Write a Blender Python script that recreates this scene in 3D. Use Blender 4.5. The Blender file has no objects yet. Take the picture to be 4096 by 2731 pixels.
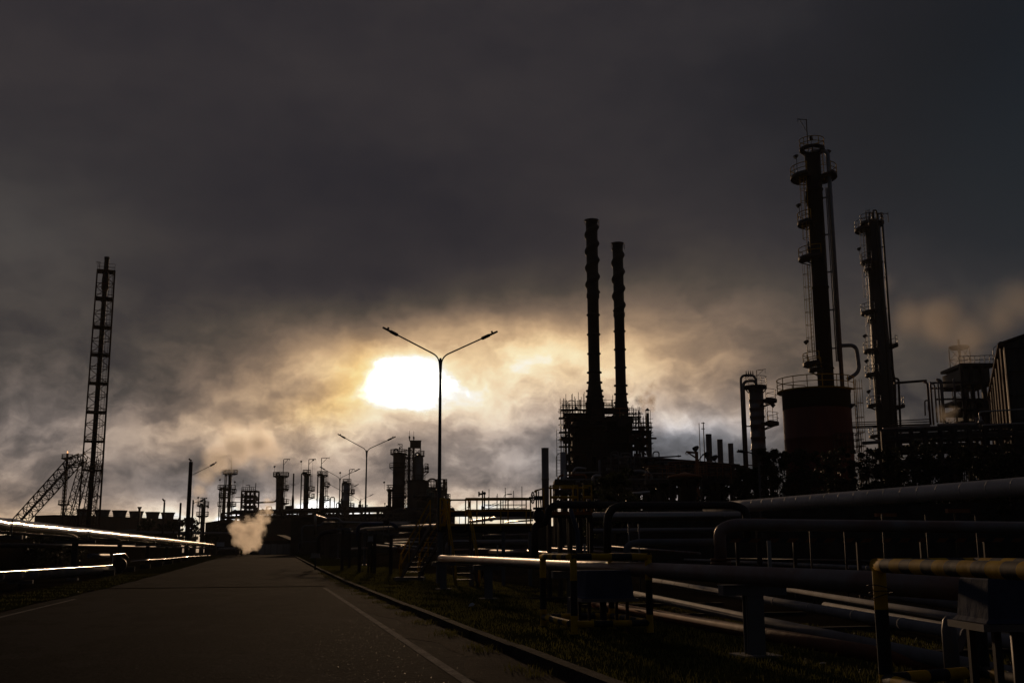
import bpy, bmesh, math, random
from mathutils import Vector, Matrix, Euler
random.seed(7)
sc = bpy.context.scene
COL = sc.collection
R = math.radians

# ------------------------------------------------------------------ camera
CAM_H = 1.4
PITCH, ROLL, FPX = 10.95, -0.0040, 4327.0
cam_data = bpy.data.cameras.new("camera")
cam = bpy.data.objects.new("camera", cam_data)
COL.objects.link(cam)
CM = Matrix.Rotation(R(90 + PITCH), 4, 'X') @ Matrix.Rotation(ROLL, 4, 'Z')
cam.matrix_world = Matrix.Translation((0, 0, CAM_H)) @ CM
cam_data.sensor_width = 36.0
cam_data.lens = FPX / 4096 * 36.0
cam_data.clip_start = 0.1
cam_data.clip_end = 6000
sc.camera = cam
CM3 = CM.to_3x3()
CPOS = Vector((0, 0, CAM_H))

def ray(px, py):
    return (CM3 @ Vector(((px - 2048) / FPX, -(py - 1365.5) / FPX, -1))).normalized()
def azel(px, py):
    d = ray(px, py)
    return math.degrees(math.atan2(d.x, d.y)), math.degrees(math.asin(d.z))

# ------------------------------------------------------------------ sky, sun, exposure
SUN_AZ, SUN_EL = azel(1625, 1500)
world = bpy.data.worlds.new("World")
sc.world = world
world.use_nodes = True
world.cycles.sampling_method = 'MANUAL'
world.cycles.sample_map_resolution = 512
wt = world.node_tree
wt.nodes.clear()

class NB:
    """small expression builder for node trees"""
    def __init__(s, tree): s.t = tree
    def n(s, typ, **kw):
        nd = s.t.nodes.new(typ)
        for k, v in kw.items(): setattr(nd, k, v)
        return nd
    def put(s, sock, v):
        if isinstance(v, bpy.types.NodeSocket): s.t.links.new(v, sock)
        else: sock.default_value = v
    def m(s, op, a, b=0.0, c=None, clamp=False):
        nd = s.n('ShaderNodeMath', operation=op, use_clamp=clamp)
        s.put(nd.inputs[0], a); s.put(nd.inputs[1], b)
        if c is not None: s.put(nd.inputs[2], c)
        return nd.outputs[0]
    def v(s, op, a, b=(0, 0, 0)):
        nd = s.n('ShaderNodeVectorMath', operation=op)
        s.put(nd.inputs[0], a); s.put(nd.inputs[1], b)
        return nd.outputs['Value'] if op in ('DOT_PRODUCT', 'LENGTH') else nd.outputs[0]
    def comb(s, x, y, z=0.0):
        nd = s.n('ShaderNodeCombineXYZ')
        for i, q in enumerate((x, y, z)): s.put(nd.inputs[i], q)
        return nd.outputs[0]
    def noise(s, vec, scale=1.0, detail=4.0, rough=0.5, dist=0.0, col=False):
        nd = s.n('ShaderNodeTexNoise')
        s.put(nd.inputs['Vector'], vec)
        nd.inputs['Scale'].default_value = scale; nd.inputs['Detail'].default_value = detail
        nd.inputs['Roughness'].default_value = rough; nd.inputs['Distortion'].default_value = dist
        return nd.outputs['Color' if col else 'Fac']
    def ramp(s, fac, stops, interp='LINEAR'):
        nd = s.n('ShaderNodeValToRGB')
        cr = nd.color_ramp; cr.interpolation = interp
        while len(cr.elements) < len(stops): cr.elements.new(0.5)
        for e, (p, c) in zip(cr.elements, stops):
            e.position = p; e.color = c if len(c) == 4 else (*c, 1)
        s.put(nd.inputs[0], fac)
        return nd.outputs[0]
    def mix(s, fac, a, b, mode='MIX'):
        nd = s.n('ShaderNodeMix', data_type='RGBA', blend_type=mode)
        s.put(nd.inputs[0], fac); s.put(nd.inputs[6], a); s.put(nd.inputs[7], b)
        return nd.outputs[2]
    def maprange(s, v, a, b, c=0.0, d=1.0, smooth=True):
        nd = s.n('ShaderNodeMapRange', interpolation_type='SMOOTHSTEP' if smooth else 'LINEAR')
        for i, q in enumerate((v, a, b, c, d)): s.put(nd.inputs[i], q)
        return nd.outputs[0]

def lin(r, g, b):
    f = lambda u: (u / 255 / 12.92) if u <= 10.3 else ((u / 255 + 0.055) / 1.055) ** 2.4
    return (f(r), f(g), f(b))

def build_sky():
    B = NB(wt)
    d = B.n('ShaderNodeTexCoord').outputs['Generated']
    sep = B.n('ShaderNodeSeparateXYZ'); B.put(sep.inputs[0], d)
    X, Y, Z = sep.outputs
    az = B.m('MULTIPLY', B.m('ARCTAN2', X, Y), 57.2958)
    el = B.m('MULTIPLY', B.m('ARCSINE', Z), 57.2958)
    p = B.comb(az, el)
    # cloud billows bend every feature of the overcast
    w1 = B.v('SUBTRACT', B.noise(p, 0.10, 5, 0.55, col=True), (0.5, 0.5, 0.5))
    w2 = B.v('SUBTRACT', B.noise(p, 0.45, 5, 0.6, col=True), (0.5, 0.5, 0.5))
    pw = B.v('ADD', p, B.v('MULTIPLY', w1, (5.0, 2.6, 0)))
    pw = B.v('ADD', pw, B.v('MULTIPLY', w2, (1.4, 1.1, 0)))
    ph = B.v('ADD', p, B.v('MULTIPLY', w2, (1.6, 0.9, 0)))
    def gauss(px, py, sx, sy, amp, rot=0.0, src=None, power=1.0):
        a0, e0 = azel(px, py)
        q = B.v('SUBTRACT', src or pw, (a0, e0, 0))
        if rot:
            vr = B.n('ShaderNodeVectorRotate', rotation_type='Z_AXIS')
            B.put(vr.inputs['Vector'], q); vr.inputs['Angle'].default_value = R(rot)
            q = vr.outputs[0]
        q = B.v('MULTIPLY', q, (76.0 / sx, 76.0 / sy, 0))
        r2 = B.v('DOT_PRODUCT', q, q)
        if power != 1.0: r2 = B.m('POWER', r2, power)
        g = B.m('EXPONENT', B.m('MULTIPLY', r2, -1.0))
        return B.m('MULTIPLY', g, amp) if amp != 1.0 else g
    # tone of the cloud deck (0..1 display tone, above 1 = sun burning through)
    t = 0.192
    for g in SKY_TONES:
        t = B.m('ADD', t, gauss(*g))
    # texture of the deck: broad soft bands aloft, lumpy clouds low down
    band = B.noise(B.v('MULTIPLY', p, (0.06, 0.16, 0)), 1.0, 5, 0.55)
    lump = B.noise(B.v('MULTIPLY', pw, (0.17, 0.26, 0)), 1.0, 9, 0.55, 0.0)
    low = B.maprange(el, 2.0, 17.0, 1.0, 0.10)
    rel = B.m('ADD', 1.0, B.m('MULTIPLY', B.m('SUBTRACT', band, 0.5), 0.5))
    rel = B.m('ADD', rel, B.m('MULTIPLY', B.m('MULTIPLY', B.m('SUBTRACT', lump, 0.5), 0.8), low))
    puff = B.noise(B.v('ADD', B.v('MULTIPLY', pw, (0.27, 0.42, 0)), (3.7, 1.3, 0)), 1.0, 7, 0.55)
    rel = B.m('ADD', rel, B.m('MULTIPLY', B.m('SUBTRACT', B.maprange(puff, .38, .62), 0.5), B.m('MULTIPLY', low, 0.40)))
    fine = B.noise(B.v('MULTIPLY', pw, (0.6, 1.0, 0)), 1.0, 8, 0.6)
    rel = B.m('ADD', rel, B.m('MULTIPLY', B.m('MULTIPLY', B.m('SUBTRACT', fine, 0.5), 0.62), low))
    t = B.m('MULTIPLY', t, rel)
    t = B.m('MULTIPLY', t, B.maprange(Y, 0.5, -0.6, 1.0, 0.62))
    # the disc of glare where the sun burns through the cloud
    core = 0.0
    for g in SKY_SUN:
        core = B.m('ADD', core, gauss(*(list(g[:5]) + [0.0, ph] + list(g[5:]))))
    t = B.m('ADD', t, core)
    col = B.ramp(t, [(0.0, lin(14, 14, 17)), (0.15, lin(37, 36, 42)), (0.21, lin(54, 50, 52)), (0.29, lin(78, 70, 63)),
                     (0.40, lin(117, 99, 84)), (0.52, lin(158, 131, 104)), (0.66, lin(206, 171, 131)),
                     (0.80, lin(244, 211, 161)), (0.92, lin(254, 236, 190)), (1.0, lin(255, 250, 236))])
    cool = 0.0
    for g in SKY_COOL:
        cool = B.m('ADD', cool, gauss(*g))
    cool = B.m('MINIMUM', cool, 1.0)
    grey = B.n('ShaderNodeRGBToBW'); B.put(grey.inputs[0], col)
    gcol = B.mix(1.0, B.comb(grey.outputs[0], grey.outputs[0], grey.outputs[0]), (0.98, 0.985, 1.07, 1), 'MULTIPLY')
    col = B.mix(cool, col, gcol)
    gold = 0.0
    for g in SKY_GOLD:
        gold = B.m('ADD', gold, gauss(*g))
    col = B.mix(B.m('MINIMUM', gold, 1.0), col, B.mix(1.0, col, (1.0, 0.86, 0.50, 1), 'MULTIPLY'))
    boost = B.m('ADD', 1.0, B.m('MULTIPLY', B.m('MAXIMUM', B.m('SUBTRACT', t, 1.0), 0.0), 9.0))
    bg_cloud = B.n('ShaderNodeBackground'); B.put(bg_cloud.inputs[0], col); B.put(bg_cloud.inputs[1], boost)
    # clear dusk-blue sky, seen where the deck thins out
    sky = B.n('ShaderNodeTexSky', sky_type='NISHITA')
    sky.sun_disc = False
    sky.sun_elevation = R(SUN_EL); sky.sun_rotation = R(SUN_AZ)
    sky.air_density = 1.0; sky.dust_density = 1.0; sky.ozone_density = 2.0
    bg_sky = B.n('ShaderNodeBackground'); B.put(bg_sky.inputs[0], sky.outputs[0]); bg_sky.inputs[1].default_value = 0.006
    # open patches of the deck: upper right and behind the viewer
    gap = 0.0
    for g in SKY_GAPS:
        gap = B.m('ADD', gap, gauss(*g))
    behind = B.maprange(Y, 0.35, -0.5, 0.0, 0.42)
    gap = B.m('MINIMUM', B.m('ADD', gap, behind), 0.85)
    ms = B.n('ShaderNodeMixShader')
    B.put(ms.inputs[0], gap); B.put(ms.inputs[1], bg_cloud.outputs[0]); B.put(ms.inputs[2], bg_sky.outputs[0])
    out = B.n('ShaderNodeOutputWorld'); B.put(out.inputs[0], ms.outputs[0])

# (pixel x, y of the feature's bearing, width, height, tone[, tilt])
SKY_TONES = [
    (1720, 1540, 1150, 330, 0.22), (1600, 1760, 720, 150, 0.11), (2720, 1540, 520, 200, 0.09), (1750, 1650, 300, 70, 0.10), (1560, 1520, 520, 200, 0.14), (2150, 1450, 520, 190, 0.33), (1180, 1490, 330, 150, 0.08),
    (2650, 1380, 620, 260, 0.10), (2900, 1180, 800, 380, 0.05), (1350, 1180, 600, 110, -0.05), (2050, 1020, 700, 120, -0.02),
    (2070, 1740, 240, 120, -0.12), (2250, 1900, 420, 60, -0.05), (2020, 1850, 240, 70, 0.10), (1400, 1930, 420, 70, -0.05), (1500, 1720, 620, 90, 0.10),
    (1000, 1780, 380, 170, 0.14), (1380, 1850, 300, 110, 0.10), (1750, 1830, 350, 100, 0.10), (2330, 1640, 260, 80, 0.14),
    (1500, 2130, 2100, 115, 0.58), (2150, 2000, 360, 90, 0.36), (850, 2070, 460, 80, 0.20), (1420, 2030, 520, 85, 0.38),
    (60, 1790, 520, 200, 0.22), (400, 1650, 600, 260, 0.10), (40, 1000, 500, 320, 0.07), (2760, 1800, 900, 260, 0.13),
    (600, 1250, 420, 160, -0.02), (1400, 800, 900, 220, -0.02), (2760, 1685, 260, 42, 0.22), (2950, 1720, 90, 40, 0.10),
    (3700, 1330, 420, 260, 0.05), (4060, 1200, 160, 120, 0.05),
    (3950, 350, 800, 700, -0.10), (4150, 300, 420, 520, -0.05), (500, 1560, 400, 200, -0.04), (800, 1970, 300, 90, -0.04),
]
SKY_SUN = [
    (1600, 1522, 132, 82, 0.92, 1.0), (1640, 1530, 260, 150, 0.12), (1815, 1540, 190, 84, 0.15), (1440, 1530, 230, 120, 0.12), (1230, 1470, 160, 60, 0.06),
]
SKY_COOL = [(2100, 1840, 900, 260, 0.6), (2760, 1830, 420, 180, 0.9), (100, 1700, 600, 300, 0.5), (900, 1980, 500, 140, 0.5),
            (3900, 300, 1100, 700, 0.7), (100, 900, 600, 400, 0.5), (3800, 1700, 500, 200, 0.4)]
SKY_GOLD = [(1440, 1530, 110, 130, 0.75), (1300, 1640, 180, 60, 0.5)]
SKY_GAPS = [(4300, 500, 640, 800, 0.8)]
build_sky()

sun_data = bpy.data.lights.new("sun", 'SUN')
sun = bpy.data.objects.new("sun", sun_data)
COL.objects.link(sun)
sun_data.energy = 0.6
sun_data.angle = R(2.0)
sun_data.color = (1.0, 0.64, 0.36)
sdir = Vector((math.sin(R(SUN_AZ)) * math.cos(R(SUN_EL)), math.cos(R(SUN_AZ)) * math.cos(R(SUN_EL)), math.sin(R(SUN_EL))))
sun.rotation_euler = (-sdir).to_track_quat('-Z', 'Y').to_euler()
sun.location = (0, 0, 80)

sc.view_settings.view_transform = 'Standard'
sc.view_settings.look = 'None'
sc.view_settings.exposure = 0.0
sc.view_settings.gamma = 1.0
sc.view_settings.use_curve_mapping = False
sc.render.engine = 'CYCLES'
sc.cycles.use_denoising = True
sc.cycles.max_bounces = 8
sc.cycles.volume_bounces = 4
sc.cycles.sample_clamp_indirect = 6.0

# ------------------------------------------------------------------ where things are
HEAD = R(azel(1080, 2202)[0])                       # bearing of the road
EU = Vector((math.sin(HEAD), math.cos(HEAD), 0)); EV = Vector((math.cos(HEAD), -math.sin(HEAD), 0))
def gz(u):                                          # the site rises about a metre towards the far plant
    k = min(max((u - 45) / 145, 0), 1)
    return 0.97 * k * k * (3 - 2 * k) * 0.35 + 0.97 * k * 0.65
def UV(u, v, z=None):
    p = EU * u + EV * v
    return Vector((p.x, p.y, gz(u) if z is None else z))
def gnd(p): return gz(p.x * EU.x + p.y * EU.y)
def G(px, py, Y):                                   # bearing of a feature + its distance
    d = ray(px, py); return CPOS + d * (Y / d.y)
def V(px, py, v):                                   # bearing + lateral offset from the road axis
    d = ray(px, py); return CPOS + d * (v / d.dot(EV))
def Zp(px, py, z):                                  # bearing + height
    d = ray(px, py); return CPOS + d * ((z - CAM_H) / d.z)
def M1(Y): return Y / 4407.0                        # metres per photo pixel at that distance

# ------------------------------------------------------------------ materials
MATS = {}
def mat(name, col, rough=0.6, metal=0.0, col2=None, scale=3.0, amount=0.5, bump=0.0, streak=False, spec=0.5, rvar=0.15, detail=6):
    m = bpy.data.materials.new(name); m.use_nodes = True
    t = m.node_tree; t.nodes.clear(); B = NB(t)
    out = B.n('ShaderNodeOutputMaterial'); bs = B.n('ShaderNodeBsdfPrincipled')
    t.links.new(bs.outputs[0], out.inputs[0])
    tc = B.n('ShaderNodeTexCoord').outputs['Object']
    vec = B.v('MULTIPLY', tc, (1, 1, 0.12)) if streak else tc
    n1 = B.noise(vec, scale, detail, 0.6)
    f = B.maprange(n1, 0.5 - 0.22, 0.5 + 0.22)
    col2 = col2 or tuple(c * 0.55 for c in col)
    B.put(bs.inputs['Base Color'], B.mix(B.m('MULTIPLY', f, amount), (*col, 1), (*col2, 1)))
    n2 = B.noise(tc, scale * 2.7, 4, 0.6)
    B.put(bs.inputs['Roughness'], B.m('ADD', rough - rvar / 2, B.m('MULTIPLY', n2, rvar), clamp=True))
    bs.inputs['Metallic'].default_value = metal
    bs.inputs['Specular IOR Level'].default_value = spec
    if bump:
        bp = B.n('ShaderNodeBump'); bp.inputs['Strength'].default_value = bump; bp.inputs['Distance'].default_value = 0.02
        B.put(bp.inputs['Height'], n2); t.links.new(bp.outputs[0], bs.inputs['Normal'])
    MATS[name] = m
    return m
mat('silver_cladding', (0.46, 0.45, 0.44), 0.34, 0.9, (0.30, 0.28, 0.27), 0.9, 0.6, 0.25)
mat('dull_cladding', (0.34, 0.34, 0.35), 0.62, 0.5, (0.2, 0.19, 0.19), 0.8, 0.7, 0.3)
mat('rusty_pipe', (0.27, 0.255, 0.25), 0.45, 0.3, (0.20, 0.095, 0.06), 1.3, 0.75, 0.4)
mat('polished_cladding', (0.50, 0.46, 0.42), 0.15, 0.95, (0.36, 0.33, 0.30), 0.9, 0.5, 0.0, rvar=.05)
mat('rust', (0.20, 0.07, 0.025), 0.75, 0.1, (0.10, 0.04, 0.02), 2.0, 0.8, 0.5)
mat('pale_paint', (0.34, 0.35, 0.37), 0.85, 0.0, (0.2, 0.19, 0.19), 1.2, 0.8, 0.3, spec=.15)
mat('big_cladding', (0.62, 0.61, 0.60), 0.6, 0.35, (0.40, 0.39, 0.38), 0.8, 0.7, 0.3)
mat('grey_pipe', (0.20, 0.21, 0.23), 0.8, 0.0, (0.12, 0.11, 0.11), 1.2, 0.8, 0.3)
mat('black_pipe', (0.035, 0.034, 0.036), 0.5, 0.2, (0.06, 0.035, 0.025), 1.5, 0.7, 0.3)
mat('blue_pipe', (0.07, 0.09, 0.16), 0.5, 0.1, (0.04, 0.045, 0.07), 1.5, 0.8, 0.3)
mat('dark_steel', (0.045, 0.042, 0.042), 0.6, 0.3, (0.07, 0.035, 0.025), 1.2, 0.7)
mat('red_steel', (0.13, 0.045, 0.03), 0.6, 0.1, (0.06, 0.03, 0.025), 0.8, 0.8)
mat('grey_steel', (0.20, 0.20, 0.21), 0.5, 0.3, (0.10, 0.09, 0.09), 1.0, 0.7)
mat('galvanised', (0.35, 0.36, 0.38), 0.42, 0.7, (0.22, 0.22, 0.23), 2.0, 0.6)
mat('yellow_paint', (0.72, 0.44, 0.02), 0.75, 0.0, (0.34, 0.19, 0.03), 3.5, 0.7, 0.2, spec=.15)
mat('black_paint', (0.022, 0.022, 0.024), 0.75, 0.0, (0.05, 0.045, 0.04), 2.5, 0.5, 0.2)
mat('orange_paint', (0.42, 0.13, 0.03), 0.5, 0.0, (0.22, 0.08, 0.03), 2.0, 0.6)
mat('red_tank', (0.20, 0.03, 0.016), 0.6, 0.0, (0.08, 0.02, 0.015), 0.5, 0.7, streak=True)
mat('tank_black', (0.02, 0.018, 0.018), 0.6, 0.0, (0.035, 0.027, 0.026), 0.5, 0.6, streak=True, spec=.2)
mat('column_steel', (0.10, 0.095, 0.09), 0.5, 0.35, (0.05, 0.045, 0.04), 0.7, 0.8, streak=True)
mat('column_silver', (0.30, 0.29, 0.28), 0.42, 0.7, (0.14, 0.12, 0.11), 0.7, 0.8, streak=True)
mat('column_green', (0.09, 0.13, 0.10), 0.55, 0.1, (0.05, 0.07, 0.055), 0.5, 0.7, streak=True)
mat('column_grey', (0.34, 0.35, 0.39), 0.55, 0.1, (0.22, 0.22, 0.24), 0.5, 0.7, streak=True)
mat('stack_grey', (0.22, 0.22, 0.24), 0.6, 0.1, (0.14, 0.14, 0.15), 0.5, 0.7, streak=True)
mat('stack_black', (0.03, 0.029, 0.028), 0.65, 0.1, (0.05, 0.045, 0.04), 0.6, 0.6, streak=True)
mat('brown_vessel', (0.14, 0.11, 0.09), 0.55, 0.2, (0.08, 0.06, 0.05), 0.4, 0.8, streak=True)
mat('concrete', (0.30, 0.29, 0.27), 0.85, 0.0, (0.17, 0.16, 0.15), 1.5, 0.8, 0.4)
mat('dark_concrete', (0.07, 0.065, 0.06), 1.0, 0.0, (0.04, 0.036, 0.033), 1.0, 0.8, 0.3, spec=.03, rvar=0)
mat('white_wall', (0.52, 0.52, 0.50), 0.8, 0.0, (0.28, 0.27, 0.26), 0.6, 0.8, 0.2, streak=True)
mat('cover_blue', (0.085, 0.11, 0.18), 0.85, 0.0, (0.05, 0.065, 0.10), 3.0, 0.7, 0.5, spec=.1)
mat('board_white', (0.55, 0.60, 0.70), 0.6, 0.0, (0.4, 0.42, 0.46), 1.0, 0.6)
mat('corrugated', (0.10, 0.10, 0.095), 0.6, 0.3, (0.06, 0.05, 0.045), 0.3, 0.8, streak=True)
mat('sheet_tan', (0.42, 0.33, 0.22), 0.6, 0.1, (0.25, 0.17, 0.10), 0.35, 0.9, streak=True)
mat('roof_sheet', (0.13, 0.07, 0.05), 0.9, 0.0, (0.07, 0.05, 0.04), 0.5, 0.8)
mat('wood', (0.34, 0.24, 0.14), 0.6, 0.0, (0.2, 0.14, 0.09), 3.0, 0.7, 0.3)
mat('pole_dark', (0.06, 0.05, 0.045), 0.8, 0.0, (0.03, 0.028, 0.026), 2.0, 0.7, streak=True)
mat('stone', (0.62, 0.58, 0.52), 0.5, 0.0, (0.4, 0.36, 0.3), 6.0, 0.7, 0.5)
mat('bark', (0.07, 0.05, 0.035), 0.9, 0.0, (0.035, 0.027, 0.02), 4.0, 0.8, 0.5)
mat('lamp_grey', (0.10, 0.10, 0.105), 0.5, 0.4, (0.06, 0.06, 0.06), 3.0, 0.6)
mat('fan_stack', (0.20, 0.20, 0.21), 0.7, 0.0, (0.12, 0.12, 0.12), 0.4, 0.7, streak=True)
mat('timber_clad', (0.13, 0.075, 0.05), 0.8, 0.0, (0.06, 0.04, 0.035), 0.4, 0.9, streak=True)

def leaf_mat(name, c1, c2):
    m = bpy.data.materials.new(name); m.use_nodes = True
    t = m.node_tree; t.nodes.clear(); B = NB(t)
    out = B.n('ShaderNodeOutputMaterial'); bs = B.n('ShaderNodeBsdfPrincipled'); tr = B.n('ShaderNodeBsdfTranslucent')
    tc = B.n('ShaderNodeTexCoord').outputs['Object']
    f = B.noise(tc, 1.7, 5, 0.7)
    c = B.ramp(f, [(0.3, c1), (0.7, c2)])
    B.put(bs.inputs['Base Color'], c); bs.inputs['Roughness'].default_value = 0.45
    B.put(tr.inputs[0], c)
    mx = B.n('ShaderNodeMixShader'); mx.inputs[0].default_value = 0.3 if name != 'grass_blade' else 0.55
    t.links.new(bs.outputs[0], mx.inputs[1]); t.links.new(tr.outputs[0], mx.inputs[2]); t.links.new(mx.outputs[0], out.inputs[0])
    MATS[name] = m
leaf_mat('leaves', (0.028, 0.04, 0.012), (0.075, 0.085, 0.022))
leaf_mat('leaves_dark', (0.02, 0.026, 0.012), (0.045, 0.05, 0.02))
leaf_mat('grass_blade', (0.07, 0.08, 0.018), (0.17, 0.155, 0.04))

# ------------------------------------------------------------------ mesh building
class MB:
    def __init__(s): s.v, s.f, s.mi, s.sm = [], [], [], []
    def add(s, vs, fs, mi=0, smooth=False):
        o = len(s.v); s.v.extend(Vector(q) for q in vs)
        for f in fs:
            s.f.append([o + i for i in f]); s.mi.append(mi); s.sm.append(smooth)
        return s
    def path(s, pts, r, n=8, cap=True, mi=0, rs=None, mis=None):
        pts = [Vector(p) for p in pts]
        ps = [pts[0]]
        rr = [rs[0] if rs else r]
        for i, p in enumerate(pts[1:], 1):
            if (p - ps[-1]).length > 1e-5: ps.append(p); rr.append(rs[i] if rs else r)
        if len(ps) < 2: return s
        T = []
        for i in range(len(ps)):
            a = ps[max(i - 1, 0)]; b = ps[min(i + 1, len(ps) - 1)]
            d1 = (ps[i] - a).normalized() if i else (b - ps[i]).normalized()
            d2 = (b - ps[i]).normalized() if i < len(ps) - 1 else d1
            t = d1 + d2
            T.append(t.normalized() if t.length > 1e-6 else d1)
        up = Vector((0, 0, 1)) if abs(T[0].z) < 0.9 else Vector((0, 1, 0))
        X = T[0].cross(up).normalized()
        o = len(s.v)
        for i, p in enumerate(ps):
            if i:
                q = T[i - 1].rotation_difference(T[i]); X = q @ X
            X = (X - T[i] * X.dot(T[i])).normalized()
            Yv = T[i].cross(X)
            for k in range(n):
                a = 2 * math.pi * (k + 0.5) / n
                s.v.append(p + (X * math.cos(a) + Yv * math.sin(a)) * rr[i])
        for i in range(len(ps) - 1):
            for k in range(n):
                k2 = (k + 1) % n
                s.f.append([o + i * n + k, o + i * n + k2, o + (i + 1) * n + k2, o + (i + 1) * n + k])
                s.mi.append(mis[i] if mis else mi); s.sm.append(n > 4)
        if cap:
            s.f.append([o + k for k in range(n)][::-1]); s.mi.append(mis[0] if mis else mi); s.sm.append(False)
            e = o + (len(ps) - 1) * n
            s.f.append([e + k for k in range(n)]); s.mi.append(mis[-1] if mis else mi); s.sm.append(False)
        return s
    def tube(s, p0, p1, r0, r1=None, n=8, cap=True, mi=0):
        return s.path([p0, p1], r0, n, cap, mi, rs=[r0, r0 if r1 is None else r1])
    def box(s, c, size, rz=0.0, mi=0):
        c = Vector(c); hx, hy, hz = size[0] / 2, size[1] / 2, size[2] / 2
        ca, sa = math.cos(rz), math.sin(rz)
        vs = []
        for z in (-hz, hz):
            for x, y in ((-hx, -hy), (hx, -hy), (hx, hy), (-hx, hy)):
                vs.append(c + Vector((x * ca - y * sa, x * sa + y * ca, z)))
        return s.add(vs, [(3, 2, 1, 0), (4, 5, 6, 7), (0, 1, 5, 4), (1, 2, 6, 5), (2, 3, 7, 6), (3, 0, 4, 7)], mi)
    def beam(s, p0, p1, w, h=None, mi=0):
        p0, p1 = Vector(p0), Vector(p1); h = h or w
        d = (p1 - p0).normalized()
        up = Vector((0, 0, 1)) if abs(d.z) < 0.95 else Vector((0, 1, 0))
        X = d.cross(up).normalized() * (w / 2); U = X.cross(d).normalized() * (h / 2)
        vs = [p + a * X + b * U for p in (p0, p1) for a, b in ((-1, -1), (1, -1), (1, 1), (-1, 1))]
        return s.add(vs, [(0, 1, 2, 3), (7, 6, 5, 4), (0, 4, 5, 1), (1, 5, 6, 2), (2, 6, 7, 3), (3, 7, 4, 0)], mi)
    def lathe(s, c, prof, n=20, mi=0, cap=True, smooth=True, bulge=None):
        c = Vector(c); o = len(s.v)
        for r, z in prof:
            for k in range(n):
                a = 2 * math.pi * k / n
                q = r + (bulge(a, z) if bulge else 0)
                s.v.append(c + Vector((q * math.cos(a), q * math.sin(a), z)))
        for i in range(len(prof) - 1):
            for k in range(n):
                k2 = (k + 1) % n
                s.f.append([o + i * n + k, o + i * n + k2, o + (i + 1) * n + k2, o + (i + 1) * n + k]); s.mi.append(mi); s.sm.append(smooth)
        if cap:
            s.f.append([o + k for k in range(n)][::-1]); s.mi.append(mi); s.sm.append(False)
            e = o + (len(prof) - 1) * n
            s.f.append([e + k for k in range(n)]); s.mi.append(mi); s.sm.append(False)
        return s
    def sector(s, c, r0, r1, z0, z1, a0, a1, n=14, mi=0):
        c = Vector(c); vs, fs = [], []
        for i in range(n + 1):
            a = R(a0 + (a1 - a0) * i / n); ca, sa = math.cos(a), math.sin(a)
            for r, z in ((r0, z0), (r1, z0), (r1, z1), (r0, z1)):
                vs.append(c + Vector((r * ca, r * sa, z)))
        for i in range(n):
            b = i * 4
            for k in range(4):
                k2 = (k + 1) % 4
                fs.append((b + k, b + k2, b + 4 + k2, b + 4 + k))
        fs += [(0, 1, 2, 3), (n * 4 + 3, n * 4 + 2, n * 4 + 1, n * 4)]
        return s.add(vs, fs, mi)
    def ball(s, c, r, n=10, mi=0, sq=(1, 1, 1)):
        c = Vector(c); m = n // 2
        vs = [c + Vector((0, 0, -r * sq[2]))]
        for i in range(1, m):
            ph = -math.pi / 2 + math.pi * i / m
            for k in range(n):
                a = 2 * math.pi * k / n
                vs.append(c + Vector((r * sq[0] * math.cos(ph) * math.cos(a), r * sq[1] * math.cos(ph) * math.sin(a), r * sq[2] * math.sin(ph))))
        vs.append(c + Vector((0, 0, r * sq[2])))
        fs = [(0, 1 + (k + 1) % n, 1 + k) for k in range(n)]
        for i in range(m - 2):
            for k in range(n):
                a, b = 1 + i * n + k, 1 + i * n + (k + 1) % n
                fs.append((a, b, b + n, a + n))
        e = len(vs) - 1; l = 1 + (m - 2) * n
        fs += [(l + k, l + (k + 1) % n, e) for k in range(n)]
        return s.add(vs, fs, mi, True)
    def torus(s, c, r, t, axis=(0, 0, 1), n=16, mi=0):
        c = Vector(c); ax = Vector(axis).normalized()
        X = ax.orthogonal().normalized(); Yv = ax.cross(X)
        pts = [c + (X * math.cos(2 * math.pi * k / n) + Yv * math.sin(2 * math.pi * k / n)) * r for k in range(n + 1)]
        return s.path(pts, t, 5, False, mi)
    def build(s, name, m, parent=None, base=None):
        me = bpy.data.meshes.new(name)
        ms = [m] if isinstance(m, str) else list(m)
        if parent is not None:
            off = Vector(); q = parent
            while q is not None: off += q.location; q = q.parent
        else:
            if base is None:
                xs = [p.x for p in s.v]; ys = [p.y for p in s.v]; zs = [p.z for p in s.v]
                base = ((min(xs) + max(xs)) / 2, (min(ys) + max(ys)) / 2, min(zs))
            off = Vector(base)
        me.from_pydata([p - off for p in s.v], [], s.f)
        for q in ms: me.materials.append(MATS[q])
        me.polygons.foreach_set('material_index', s.mi)
        me.polygons.foreach_set('use_smooth', s.sm)
        me.update()
        o = bpy.data.objects.new(name, me); COL.objects.link(o)
        if parent is not None: o.parent = parent
        else: o.location = off
        return o

def tag(o, label=None, cat=None, group=None, kind=None):
    if label: o['label'] = label
    if cat: o['category'] = cat
    if group: o['group'] = group
    if kind: o['kind'] = kind
    return o
def thing(name, label, cat, loc, group=None):
    o = bpy.data.objects.new(name, None); COL.objects.link(o); o.location = Vector(loc)
    o.empty_display_size = 0.2
    return tag(o, label, cat, group)
def structure(o): o['kind'] = 'structure'; return o
def copy_tree(o, parent=None):
    c = o.copy(); COL.objects.link(c)
    if parent: c.parent = parent
    for ch in list(o.children): copy_tree(ch, c)
    return c
ORD = ['first', 'second', 'third', 'fourth', 'fifth', 'sixth', 'seventh', 'eighth', 'ninth', 'tenth', 'eleventh', 'twelfth']

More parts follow.
